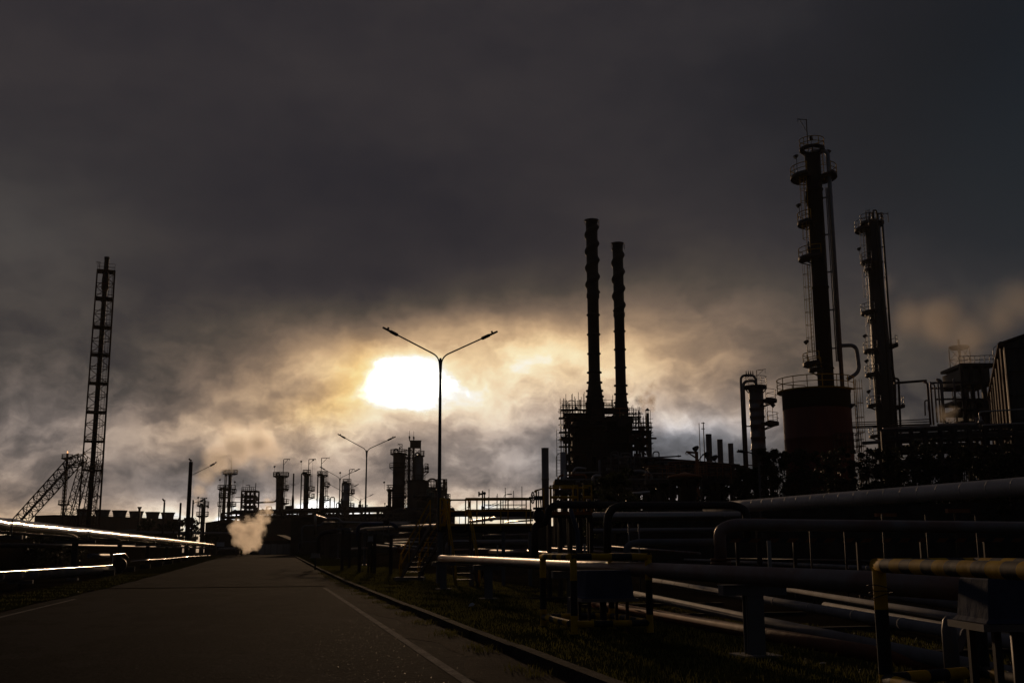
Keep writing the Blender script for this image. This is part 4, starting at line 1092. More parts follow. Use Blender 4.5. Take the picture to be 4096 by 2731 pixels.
for side, m_ in ((0, 'dark_steel'), (1, 'red_steel'), (2, 'dark_steel')):   # brackets, ducts and struts breaking up the outline
    for i in range(26):
        mb = MB()
        if side == 0: x, y = random.uniform(2262, 2310), random.uniform(1690, 1990)
        elif side == 1: x, y = random.uniform(2520, 2585), random.uniform(1700, 1880)
        else: x, y = random.uniform(2300, 2535), random.uniform(1640, 1690)
        a = G(x, y, Yh - random.uniform(.5, 2.5)); L = random.uniform(.4, 2.2)
        d = random.choice([Vector((L, 0, 0)), Vector((0, 0, L)), Vector((L * .7, 0, L * .7)), Vector((L * .6, 0, -L * .7))])
        mb.beam(a, a + d, random.uniform(.08, .22)) if i % 3 else mb.box(a, (random.uniform(.3, 1.1), .6, random.uniform(.3, .9)))
        mb.build(['bracket', 'duct', 'strut'][side], m_, fu)
for x in (2355, 2400, 2470): MB().lathe(G(x, 1905, Yh - 2.4), [(.4, 0), (.4, 2.4), (.2, 2.9)], 10).build('burner', 'dark_steel', fu)
scaffold('scaffold', 'tall tube scaffold on the left flank of the furnace', 2247, 2296, 1640, 1870, Yh - 4, 2.0, 5, 8, (3, 5, 7), 1.8)
scaffold('scaffold', 'tube scaffold cap around the feet of the taller chimney', 2255, 2338, 1618, 1655, Yh - 3.4, 1.6, 7, 2, (1,), 1.6)
scaffold('scaffold', 'narrow tube scaffold between the two chimneys', 2418, 2452, 1612, 1668, Yh - 1, 1.6, 3, 3, (1, 2), 1.2)
scaffold('scaffold', 'tube scaffold on the right flank of the furnace beside the capped exhaust pipe', 2545, 2606, 1685, 1815, Yh - 2, 2.0, 6, 6, (2, 4, 5), 2.0)
scaffold('scaffold', 'low tube scaffold on the right shoulder of the furnace', 2520, 2560, 1648, 1700, Yh - 1, 1.6, 3, 3, (2,), 1.0)
q = G(2236, 1870, Yh - 4); lt = thing('caged_ladder', 'free standing ladder tower left of the furnace scaffold', 'ladder', (q.x, q.y, gnd(q)))
mb = MB(); zt = G(2236, 1716, Yh - 4).z; zb = gnd(q)
for s_ in (-.24, .24): mb.tube((q.x + s_, q.y, zb), (q.x + s_, q.y, zt), .04, n=5)
z = zb
while z < zt: mb.tube((q.x - .24, q.y, z), (q.x + .24, q.y, z), .025, n=4); z += .4
mb.build('rail', 'galvanised', lt)
def gooseneck(x, yb, yt, Y, label, m='lamp_grey'):
    a, b = G(x, yb, Y), G(x, yt, Y); r_ = thing('gooseneck_lamp', label, 'lamp', a); h = b.z - a.z; R_ = .55
    MB().path([a, b] + [b + Vector((R_ - R_ * math.cos(t), 0, R_ * math.sin(t))) for t in (.5, 1., 1.57, 2.1, 2.7, 3.14)] + [b + Vector((2 * R_, 0, -.25))], .045, 6).build('pole', m, r_)
    MB().lathe(b + Vector((2 * R_, 0, -.62)), [(.36, 0), (.30, .08), (.1, .3), (.05, .42)], 10).build('lamp_shade', m, r_)
gooseneck(2268, 1655, 1618, Yh - 3.5, 'gooseneck lamp on the scaffold left of the taller chimney')
gooseneck(2225, 1905, 1830, Yh - 6, 'gooseneck lamp low at the left of the furnace')
# capped exhaust pipe with smoke
a = G(2590, 1652, Yh - 2); b = Vector((a.x, a.y, gnd(a))); ex = thing('exhaust_pipe', 'thin black exhaust pipe with a conical rain cap, smoking', 'exhaust', b)
MB().tube(b, a, .19, n=12).build('shaft', 'stack_black', ex)
cp = MB().lathe(a + Vector((0, 0, .32)), [(.30, 0), (.30, .03), (.02, .34)], 12); 
for t in range(5): cp.tube(a + Vector((.17 * math.cos(t * 1.257), .17 * math.sin(t * 1.257), -.02)), a + Vector((.17 * math.cos(t * 1.257), .17 * math.sin(t * 1.257), .33)), .02, n=4)
cp.build('cap', 'stack_black', ex)
# plain grey stack
def plain_stack(x, y, w, Y, label, group=None, m='stack_grey', seams=(), name='chimney'):
    P = G(x, y, Y); b = Vector((P.x, P.y, gnd(P))); h = P.z - b.z; r = w / 2 * M1(Y)
    o = MB().lathe(b, [(r, 0)] + [q for s_ in sorted(G(x, yy, Y).z - b.z for yy in seams) for q in ((r, s_ - .1), (r * 1.05, s_ - .08), (r * 1.05, s_ + .08), (r, s_ + .1))] + [(r, h - .15), (r * 1.04, h - .12), (r * 1.04, h), (r * .9, h), (r * .9, h - 2.0)], 24).build(name, m)
    return tag(o, label, 'chimney', group)
plain_stack(2180, 1791, 29, 128, 'plain grey chimney standing alone left of the furnace', seams=(1915,))
GS = 'row of three plain grey chimneys'
plain_stack(2834, 1736, 24, 168, 'tallest of the three plain grey chimneys in a row', GS)
plain_stack(2879, 1757, 22.5, 172, 'middle one of the three plain grey chimneys in a row', GS)
plain_stack(2922, 1773, 21.5, 176, 'shortest of the three plain grey chimneys in a row', GS)

# ------------------------------------------------------------------ pipework round the furnace
def pp(pts, Y, w, m, label, **k):
    return pipe([G(x, y, (Y if isinstance(Y, (int, float)) else Y[i])) for i, (x, y) in enumerate(pts)], w / 2 * M1(Y if isinstance(Y, (int, float)) else Y[0]), m, label, **k)
pp([(2288, 1905), (2290, 1892), (2420, 1888), (2432, 1902)], 118, 9, 'dull_cladding', 'level silver pipe low on the furnace front')
pp([(2291, 1896), (2302, 1870), (2345, 1876)], 117, 12, 'silver_cladding', 'bent silver pipe end sticking up at the furnace foot', bend=.5)
pp([(2233, 1990), (2233, 1900), (2342, 1898), (2346, 1918)], 112, 8, 'orange_paint', 'yellow-brown pipe with an elbow left of the bush', bend=.5)
pp([(2373, 1940), (2374, 1900), (2404, 1905)], 100, 14, 'silver_cladding', 'bright silver elbow at the left edge of the bush', bend=.6)
pp([(2300, 2010), (2303, 1925), (2320, 1925)], 104, 11, 'dull_cladding', 'grey riser pipe beside the yellow platform railing', bend=.5)
pp([(2444, 1880), (2444, 1806), (2474, 1806), (2474, 1885)], 112, 5, 'grey_pipe', 'thin grey pipe hoop in front of the furnace, left of the wide hoop', bend=.3)
pp([(2484, 1822), (2484, 1812), (2524, 1810), (2524, 1905)], 110, 6, 'grey_pipe', 'wide grey pipe hoop above the bush', bend=.4)
pp([(2512, 1900), (2512, 1824), (2538, 1824), (2538, 1900)], 109, 4.5, 'grey_pipe', 'narrow grey pipe hoop right of the wide hoop', bend=.3)
pp([(2450, 1816), (2570, 1858), (2660, 1876)], 114, 9, 'grey_pipe', 'slanting grey pipe falling to the right below the furnace')
pp([(2430, 1830), (2520, 1850), (2600, 1850)], 116, 6, 'rusty_pipe', 'thin rusty pipe crossing the furnace front')
pp([(2530, 1886), (2570, 1884), (2586, 1892), (2588, 1935)], 92, 14, 'dull_cladding', 'fat silver pipe bending down right of the bush, left of its pair', bend=.8)
pp([(2560, 1884), (2592, 1888), (2606, 1900), (2608, 1935)], 95, 11, 'dull_cladding', 'fat silver pipe bending down right of the bush, right of its pair', bend=.8)
pp([(2606, 1894), (2700, 1893)], 96, 7, 'dull_cladding', 'level silver pipe between the silver bend and the orange canopy')
pp([(2555, 1832), (2700, 1825), (2724, 1823)], 105, 6, 'grey_pipe', 'upper of the two pale pipes running right from the furnace', flanges=(.94,))
pp([(2620, 1848), (2760, 1842)], 106, 6, 'grey_pipe', 'lower of the two pale pipes running right from the furnace')
pp([(2530, 1975), (2600, 1968)], 78, 14, 'silver_cladding', 'short pale pipe under the bush')
pp([(2560, 1860), (2560, 1804), (2594, 1802), (2596, 1840)], 112, 5, 'grey_pipe', 'thin pipe hoop at the right foot of the furnace', bend=.3)
pp([(2612, 1850), (2612, 1806), (2636, 1806), (2636, 1826)], 110, 5, 'grey_pipe', 'small pipe hoop right of the capped exhaust pipe', bend=.3)
column('vertical_drum', 'pale grey upright drum at the left foot of the furnace', 'vessel', 2252, 1807, 122, 24, 'column_grey', dome=.2)
column('vertical_drum', 'slim silver upright vessel beside the yellow-brown pipe', 'vessel', 2261, 1876, 108, 13, 'galvanised', dome=.4)
plain_stack(2398, 1840, 10, 116, 'stubby pale vent pipe in the middle of the furnace front', m='column_grey', name='vent_pipe')
# rack, drums, jib crane between the furnace and the tank
rack('pipe_rack', 'low pipe rack right of the furnace, below the three grey chimneys', G(2560, 2190, 112), G(2990, 2190, 124), 5, [zpx(2780, y, 118) for y in (1960, 1920, 1893, 1872, 1850)], 14, [2, 3, 4, 5, 4], pr=(.08, .22), t=.28, m='dark_steel', pm=('grey_pipe', 'dull_cladding', 'rusty_pipe', 'black_pipe'))
rack('pipe_rack', 'dark lower rack in the furnace foreground', G(2225, 2190, 104), G(2700, 2190, 104), 4, [zpx(2400, y, 104) for y in (2010, 1965, 1925)], 12, [3, 3, 2], pr=(.08, .2), t=.25, m='dark_steel', pm=('grey_pipe', 'black_pipe', 'rusty_pipe'))
for x, yt, w, lab in ((2751, 1908, 66, 'streaky pale upright drum under the orange canopy'), (2862, 1922, 38, 'narrow streaky drum right of the orange canopy'), (2640, 1925, 36, 'dim grey drum left of the orange canopy')):
    r_, b, r, zz = column('storage_drum', lab, 'vessel', x, yt, 84, w, 'column_silver', [(yt + 2, 0, 359, .9)], None, [], None, [], [yt + 40], dome=.25, rail_m='orange_paint')
cb = G(2750, 1897, 80); cn = thing('canopy', 'shallow orange-brown canopy over the streaky drum', 'canopy', cb)
MB().lathe(cb + Vector((0, 1.2, -.1)), [(70 * M1(80), -.06), (70 * M1(80), .06), (6 * M1(80), .34), (.02, .36)], 26).build('roof', 'orange_paint', cn)
for s_ in (-1, 1): MB().tube((cb.x + s_ * 1.15, cb.y + 1.2, gnd(cb)), (cb.x + s_ * 1.15, cb.y + 1.2, cb.z - .1), .07).build('post', 'dark_steel', cn)
a = G(2786, 1806, 100); b = Vector((a.x, a.y, gnd(a))); jc = thing('jib_crane', 'small orange jib crane with a round floodlight on its post', 'crane', b)
MB().tube(b, a, .16, n=8).build('post', 'orange_paint', jc); mb = MB().beam(a + Vector((0, 0, -.1)), G(2745, 1807, 100), .16, .18).beam(G(2786, 1832, 100), G(2752, 1810, 100), .12); mb.torus(G(2748, 1812, 100), .13, .03, (0, 1, 0), 10); mb.build('jib', 'orange_paint', jc)
floodlight(jc, a, .35, 200, s=.26)
for x, y in ((2833, 1814), (2862, 1829)):
    q = G(x, y + 30, 104); f_ = thing('floodlight', ['round floodlight on a post at the foot of the tallest grey chimney', 'round floodlight on a post left of the middle grey chimney'][x > 2840], 'floodlight', q); floodlight(f_, q, .75, 200, s=.28)
a = G(2813, 1688, 126); b = Vector((a.x, a.y, gnd(a))); ms_ = thing('antenna_mast', 'thin twin pole mast with splayed stays left of the three grey chimneys', 'mast', b)
MB().tube(b, a, .1, .06, 6).tube(b + Vector((-.5, 0, 0)), a + Vector((-.5, 0, -.1)), .06, .045, 6).build('pole', 'dark_steel', ms_)
mb = MB()
for s_ in (-1, 1): mb.tube(G(2813, 1815, 126), G(2813 + s_ * 22, 1846, 126), .07, n=5)
for y in (1692, 1714): mb.tube(G(2805, y, 126), G(2819, y, 126), .05, n=5)
mb.build('stay', 'dark_steel', ms_)

# ------------------------------------------------------------------ the striped silver column at the left of the tank
column('process_column', 'silver ringed column with a fat pipe on its left side, left of the red tank', 'column', 3023, 1545, 125, 58, 'column_silver',
       [(1547, 0, 359, .45), (1603, -75, 45, 1.5), (1694, -75, 45, 1.6)], [(10, 1694, 1603)], [(180, .17, 1523, 1930, .62), (172, .15, 1500, 1930, .85)], (60, 2.1, -1.1), [(0, 1694, 2.2)],
       [1600, 1634, 1667, 1700, 1750, 1796], dome=.25, rail_m='galvanised', group='tall process columns at the right')
vb = G(2985, 1499, 125); vt = thing('vent_cluster', 'row of little relief valves on the overhead pipe of the silver ringed column', 'valve', vb)
for i in range(4): MB().path([vb + Vector((i * .26, 0, z)) for z in (-.25, -.1, .0, .1, .35, .5)], .05, 8, rs=[.09, .09, .04, .08, .05, .02]).build('relief_valve', 'dark_steel', vt)

# ------------------------------------------------------------------ the red and black tank with the tall dark column behind it
Yt = 112; P = G(3263, 1566, Yt); tb = Vector((P.x, P.y, gnd(P))); tr_ = 136 * M1(Yt); th = P.z - tb.z
tk = thing('storage_tank', 'wide red tank with a black top band and a yellow guard rail', 'tank', tb)
zb_ = G(3263, 1640, Yt).z - tb.z
MB().lathe(tb, [(tr_, 0)] + [q for f in (.2, .4, .6, .8) for q in ((tr_, zb_ * f - .03), (tr_ + .02, zb_ * f), (tr_, zb_ * f + .03))] + [(tr_, zb_)], 56, cap=False).build('shell', 'red_tank', tk)
MB().lathe(tb, [(tr_ + .01, zb_), (tr_ + .01, th - .2), (tr_ + .06, th - .18), (tr_ + .06, th), (.02, th + .35)], 56).build('top_band', 'tank_black', tk)
p_ = MB().sector(tb, tr_ - .1, tr_ + .55, th - .1, th + .02, 90, 330).build('walkway', 'yellow_paint', tk); rm = MB(); rail_arc(rm, tb, tr_ + .5, th, 90, 330, 1.25, .05); rm.build('railing', 'yellow_paint', p_)
ladder(tk, tb + Vector((tr_ * .98 + .4, -1.0, 3.2)), tb.z + th + 1.1, 0, 'yellow_paint', .6, True, .045)
rs_ = scaffold('', '', 3356, 3448, 1732, 1806, Yt - 5, 1.6, 6, 3, (), .2, root=tk, m='red_steel', t=.04)
column_root, cbse, cr_, czz = column('process_column', 'tallest column, black and red, with yellow ringed platforms and a blue-grey pipe on its right flank', 'column', 3249, 612, 122, 66, 'tank_black',
       [(597, 0, 359, .55), (708, 118, 238, 1.75), (708, -58, 50, 1.75), (892, 118, 238, 1.25), (1033, 128, 262, 1.35), (1455, 122, 240, 1.5), (1478, 122, 240, .9)],
       [(200, 1033, 708), (188, 1480, 1060), (20, 720, 597)], [(-14, .24, 640, 1620, .85)], (120, 4.5, 1.1),
       [(75, 597, 2.2), (180, 708, 2.6), (0, 708, 3.2), (180, 892, 2.2), (180, 1455, 2.6)], [760, 1150], dome=.3, rail_m='yellow_paint', tk=.0004, group='tall process columns at the right', seg=30)
for off, mm in ((.45, 'dull_cladding'), (.62, 'blue_pipe'), (-.5, 'blue_pipe')):
    pts = [cbse + Vector((cr_ * .75 + off, -cr_ * .8, czz(760))), cbse + Vector((cr_ * .75 + off, -cr_ * .8, czz(1450)))]
    if mm == 'blue_pipe' and off < 0: pts.append(cbse + Vector((cr_ * .75 + .1, -cr_ * .95, czz(1480))))
    MB().path(pts, .07, 8).build('small_line', mm, column_root)
P5 = cbse + Vector((cr_ + .9, -.5, 0))
lp = MB().path(fillet([P5 + Vector((0, 0, czz(1386))), P5 + Vector((1.75, 0, czz(1384))), P5 + Vector((1.95, 0, czz(1490))), P5 + Vector((.5, 0, czz(1520)))], .8), .22, 12); lp.build('riser_pipe', 'dull_cladding', column_root)
for i, (y, a) in enumerate(((800, 205), (1000, 200))):     # relief valves hung beside the ladder
    e = Vector((math.cos(R(a)), math.sin(R(a)), 0)); q = cbse + e * (cr_ + .35) + Vector((0, 0, czz(y)))
    MB().path([q + Vector((0, 0, z)) for z in (-.9, -.5, -.45, .2, .25, .9)], .1, 8, rs=[.07, .07, .16, .16, .08, .08]).build('relief_valve', 'dark_steel', column_root)
for x, y in ((3300, 1440), (3215, 1490)):
    q = G(x, y + 60, Yt - 2); 
q = G(3429, 1702, Yt - 4); fl_ = thing('floodlight_post', 'hooded floodlight on a thin post right of the red tank', 'floodlight', (q.x, q.y, gnd(q)))
qt = G(3427, 1622, Yt - 4); MB().path(fillet([(q.x, q.y, gnd(q)), qt, qt + Vector((-.35, 0, .1))], .2), .05, 6).build('post', 'dark_steel', fl_)
MB().path([qt + Vector((-.2, 0, .12)), qt + Vector((-.55, 0, .02)), qt + Vector((-.7, 0, -.15))], .2, 8, rs=[.1, .24, .2]).build('lamp_head', 'lamp_grey', fl_)

# ------------------------------------------------------------------ second tall column, partly in steam
column('process_column', 'second tallest column, streaky dark steel half lost in steam at the right', 'column', 3488, 890, 150, 62, 'column_steel',
       [(892, -60, 250, .6), (918, 120, 240, 1.4), (1048, 130, 240, .9), (1080, 150, 230, .5), (1250, 125, 240, 1.3), (1282, 150, 230, .5), (1403, 125, 240, 1.3), (1498, 125, 240, 1.3), (1621, 125, 240, 1.3), (1744, 125, 240, 1.3), (1382, -50, 40, 1.3), (1625, -50, 40, 1.6)],
       [(195, 1620, 1250), (195, 1250, 918)], [(-20, .15, 905, 1800, .35), (-75, .15, 900, 1800, .2), (20, .12, 1470, 1800, .8)], (150, 2.0, -.6),
       [(180, 1048, 2), (180, 1403, 2.2), (180, 1498, 2), (180, 1621, 2)], [1050, 1250, 1400, 1500], dome=.2, skirt=(1180, 1420, 76), rail_m='galvanised', tk=.0003, group='tall process columns at the right')
q = G(3502, 868, 150); hn = thing('head_piping', 'knot of pipes and frames crowning the second tallest column', 'pipework', q)
for dx, hh in ((-.9, 1.6), (-.3, 2.0), (.35, 1.5)): MB().path(fillet([q + Vector((dx, 0, -1)), q + Vector((dx, 0, hh - 1)), q + Vector((dx + .5, 0, hh - 1)), q + Vector((dx + .5, 0, -.8))], .25), .12, 8).build('pipe_hoop', 'dark_steel', hn)
mb = MB()
for i in range(5): mb.tube(q + Vector((-1.6 + i * .8, -.6, -1)), q + Vector((-1.6 + i * .8, -.6, .5)), .05, n=5)
mb.tube(q + Vector((-1.6, -.6, .5)), q + Vector((1.6, -.6, .3)), .05, n=5); mb.build('frame', 'dark_steel', hn)
pp([(3585, 1800), (3580, 1530), (3570, 1472), (3562, 1470)], 148, 9, 'dark_steel', 'riser pipe close on the right of the steaming column', bend=.8)
pp([(3607, 1830), (3594, 1515), (3575, 1512)], 148, 9, 'dark_steel', 'bent riser pipe a little right of the steaming column', bend=.9)
for i, (y0, y1, w) in enumerate(((1690, 1676, 4), (1698, 1686, 4), (1707, 1697, 7), (1713, 1703, 4))):
    pp([(3398, y0), (3560, y0 - 6), (3720, y1)], 118 + i, w, 'black_pipe', ['topmost', 'second', 'thickest', 'lowest'][i] + ' of the four thin pipes crossing from the red tank to the right')
pp([(3450, 1772), (3560, 1764), (3640, 1762)], 108, 14, 'grey_pipe', 'grey-blue pipe crossing right of the red tank above the trees')

# ------------------------------------------------------------------ right hand pipe group, plant house and warehouse
Yr = 125
pp([(3575, 1532), (3706, 1522)], 140, 10, 'dark_steel', 'long level pipe bridging from the steaming column to the risers')
for i, (x, yt, yb, w, m_) in enumerate(((3709, 1524, 1700, 9, 'red_steel'), (3721, 1526, 1700, 8, 'rusty_pipe'), (3737, 1530, 1690, 7, 'dull_cladding'), (3751, 1524, 1690, 7, 'dull_cladding'), (3763, 1515, 1690, 13, 'grey_pipe'), (3814, 1514, 1690, 9, 'grey_pipe'))):
    a, b = G(x, yt, Yr), G(x + 8, yb, Yr); b = Vector((a.x, a.y, b.z))
    pipe([b, a - Vector((0, 0, .2)), a + Vector((.25 if i % 2 else -.2, .6, 0))], w / 2 * M1(Yr), m_, ['leftmost reddish riser', 'second riser, rust coloured', 'third riser, thin and pale', 'fourth riser, thin and pale with a hooked top', 'fat grey riser', 'bluish grey riser set apart on the right'][i] + ' in the group beside the plant house', bend=.3, name='riser_pipe', group='risers beside the plant house')
for i, (x0, x1, y) in enumerate(((3722, 3842, 1529), (3725, 3842, 1551), (3740, 3842, 1595))):
    pp([(x0, y + 2), (x1, y)], Yr + 1.5, 8, 'dark_steel', ['topmost', 'middle', 'lowest'][i] + ' level pipe tying the risers to the plant house')
pp([(3701, 1662), (3699, 1602), (3713, 1600), (3714, 1640)], Yr - 1, 6, 'grey_pipe', 'little pipe hoop left of the risers', bend=.3)
q = G(3836, 1388, 165); b = Vector((q.x, q.y, gnd(q))); lm = thing('lattice_mast', 'square lattice mast fading into steam behind the plant house', 'mast', b)
mb = MB(); lattice(mb, b, q, 2.2, 2.1, 16, .07, .3, .045); mb.build('lattice_frame', 'dark_steel', lm)
MB().tube(b, q + Vector((0, 0, 1.2)), .16).build('pipe_run', 'galvanised', lm); MB().lathe(q, [(1.2, -.35), (1.55, 0), (1.55, .12), (1.0, .12)], 8).build('platform', 'red_steel', lm)
c = G(3908, 1470, 130); ph_ = thing('plant_house', 'dark multi-storey plant house with a railed roof in front of the warehouse', 'plant house', (c.x, c.y + 3, gnd(c)))
slab(ph_, 'casing', 3846, 3962, 1474, 1530, 130, 6, 'corrugated')
for y in (1460, 1532, 1600, 1640, 1690):
    a, b = G(3838, y, 130), G(3982, y - 3, 130); MB().box(((a.x + b.x) / 2, a.y + 2.8, a.z), (b.x - a.x, 6.4, .35)).build('deck', 'dark_steel', ph_)
for x in (3842, 3880, 3925, 3978):
    a = G(x, 1460, 129.7); MB().beam((a.x, a.y, gnd(a)), a, .35).build('column', 'dark_steel', ph_)
a, b = G(3838, 1458, 129.8), G(3980, 1452, 129.8); rm = MB()
for hh in (.5, 1.0): rm.tube(a + Vector((0, 0, hh)), b + Vector((0, 0, hh)), .045, n=5)
for i in range(8): rm.tube(a.lerp(b, i / 7), a.lerp(b, i / 7) + Vector((0, 0, 1.0)), .045, n=5)
rm.build('railing', 'galvanised', ph_)
for x, y0, y1, w, m_ in ((3865, 1545, 1600, 16, 'rusty_pipe'), (3892, 1552, 1640, 14, 'rusty_pipe'), (3912, 1560, 1640, 8, 'grey_pipe'), (3935, 1540, 1600, 22, 'black_pipe')):
    a, b = G(x, y0, 131), G(x, y1, 131); MB().lathe((a.x, a.y, b.z), vessel_prof(w / 2 * M1(131), a.z - b.z), 14).build('drum', m_, ph_)
for i in range(14):
    mb = MB(); x = random.uniform(3845, 3960); y = random.uniform(1535, 1680); L = random.uniform(15, 50)
    if i % 2: mb.tube(G(x, y, 129.2), G(min(x + L, 3978), y, 129.2), random.uniform(.05, .12), n=6)
    else: mb.tube(G(x, y, 129.3), G(x, y + L, 129.3), random.uniform(.05, .12), n=6)
    mb.build('pipe_run', 'dark_steel', ph_)
slab(ph_, 'casing', 3880, 3978, 1606, 1700, 132, 4, 'tank_black')
gooseneck(3972, 1450, 1402, 129, 'gooseneck lamp on the roof of the plant house', 'galvanised')
# warehouse: near left corner, long side wall running away to the left of its front
wa = G(4016, 1378, 90); wz = wa.z; wg = gnd(wa); ax = R(azel(3825, 2197)[0]); du = Vector((math.sin(ax), math.cos(ax), 0)); dv = Vector((du.y, -du.x, 0))
wh = thing('warehouse', 'tall corrugated warehouse at the right edge with a tan side wall', 'warehouse', (wa.x, wa.y, wg)); w0 = Vector((wa.x, wa.y, 0)); Wd, Ln = 14.0, 36.0
def wp(a, b, z): q = w0 + dv * a + du * b; return (q.x, q.y, z)
nr = 60; vs, fs = [], []                                   # corrugated front
for i in range(nr + 1):
    a = Wd * i / nr; off = .06 * (i % 2); zt = wz + (Wd / 2 - abs(a - Wd / 2)) * .30
    vs += [wp(a, -off, wg - .1), wp(a, -off, zt)]
fs = [(2 * i, 2 * i + 2, 2 * i + 3, 2 * i + 1) for i in range(nr)]
MB().add(vs, fs).build('front_wall', 'corrugated', wh)
mb = MB()
for z in [wz - .4 - 2.0 * i for i in range(7)]: mb.beam(wp(0, -.16, z), wp(Wd, -.16, z), .1, .14)
mb.beam(wp(.05, -.1, wg), wp(.05, -.1, wz), .2); mb.build('girt', 'dark_steel', wh)
vs, fs = [], []; nr = 110
for i in range(nr + 1):
    b = Ln * i / nr; off = .05 * (i % 2); vs += [wp(-off, b, wg - .1), wp(-off, b, wz)]
fs = [(2 * i + 1, 2 * i + 3, 2 * i + 2, 2 * i) for i in range(nr)]
MB().add(vs, fs).build('side_wall', 'sheet_tan', wh)
for i in range(7): MB().beam(wp(-.22, 1 + i * 5.6, wg), wp(-.22, 1 + i * 5.6, wz), .22).build('buttress', 'red_steel', wh)
MB().add([wp(-.5, -.4, wz - .1), wp(Wd / 2, -.4, wz + Wd * .15 + .1), wp(Wd + .5, -.4, wz - .1), wp(-.5, Ln, wz - .1), wp(Wd / 2, Ln, wz + Wd * .15 + .1), wp(Wd + .5, Ln, wz - .1),
          wp(-.5, -.4, wz + .1), wp(Wd / 2, -.4, wz + Wd * .15 + .3), wp(Wd + .5, -.4, wz + .1), wp(-.5, Ln, wz + .1), wp(Wd / 2, Ln, wz + Wd * .15 + .3), wp(Wd + .5, Ln, wz + .1)],
         [(0, 3, 4, 1), (1, 4, 5, 2), (6, 7, 10, 9), (7, 8, 11, 10), (0, 1, 7, 6), (1, 2, 8, 7), (0, 6, 9, 3), (2, 5, 11, 8), (3, 9, 10, 4), (4, 10, 11, 5)]).build('roof', 'roof_sheet', wh)
MB().tube(wp(-.25, -.3, wz + .05), wp(-.25, Ln, wz + .05), .2).build('gutter', 'red_steel', wh)
pp([(3918, 1700), (3917, 1648), (3930, 1646), (4075, 1637), (4140, 1633)], 72, 6, 'silver_cladding', 'slim silver pipe with a vertical drop in front of the warehouse', bend=.25)
pp([(3929, 1701), (4020, 1696), (4160, 1687)], 71, 5, 'silver_cladding', 'slim silver pipe level with the round valve in front of the warehouse')
q = G(3923, 1686, 70); vv = thing('globe_valve', 'pale round valve body on the silver drop pipe', 'valve', q)
MB().ball(q, .17, 12).tube(q + Vector((0, 0, -.4)), q + Vector((0, 0, .36)), .075, n=10).build('body', 'galvanised', vv); MB().tube(q, q + Vector((0, -.3, 0)), .03, n=6).build('stem', 'dark_steel', vv)
rack('pipe_rack', 'dark pipe rack across the foot of the warehouse and risers', G(3560, 2180, 88), G(4230, 2180, 84), 3, [zpx(3850, y, 86) for y in (1850, 1790, 1742, 1712)], 11, [3, 3, 3, 3], pr=(.08, .2), t=.26, m='dark_steel', pm=('black_pipe', 'grey_pipe', 'rusty_pipe'))
q = G(3036, 1925, 74); sl = thing('street_lamp', 'single armed street lamp reaching left out of the trees below the silver ringed column', 'street lamp', (q.x, q.y, gnd(q)))
MB().tube((q.x, q.y, gnd(q)), G(3036, 1850, 74), .08, .06, 8).build('pole', 'lamp_grey', sl)
a = G(2981, 1806, 74); MB().path(fillet([G(3036, 1852, 74), G(3030, 1826, 74), G(3010, 1812, 74), a], .5), .045, 7).build('arm', 'lamp_grey', sl)
mb = MB().path([a, a + Vector((-.05, 0, 0)), G(2962, 1804, 74), G(2947, 1806, 74)], .1, 8, rs=[.06, .12, .11, .05]); mb.ball(G(2954, 1800, 74), .06, 6); mb.build('lamp_head', 'lamp_grey', sl)

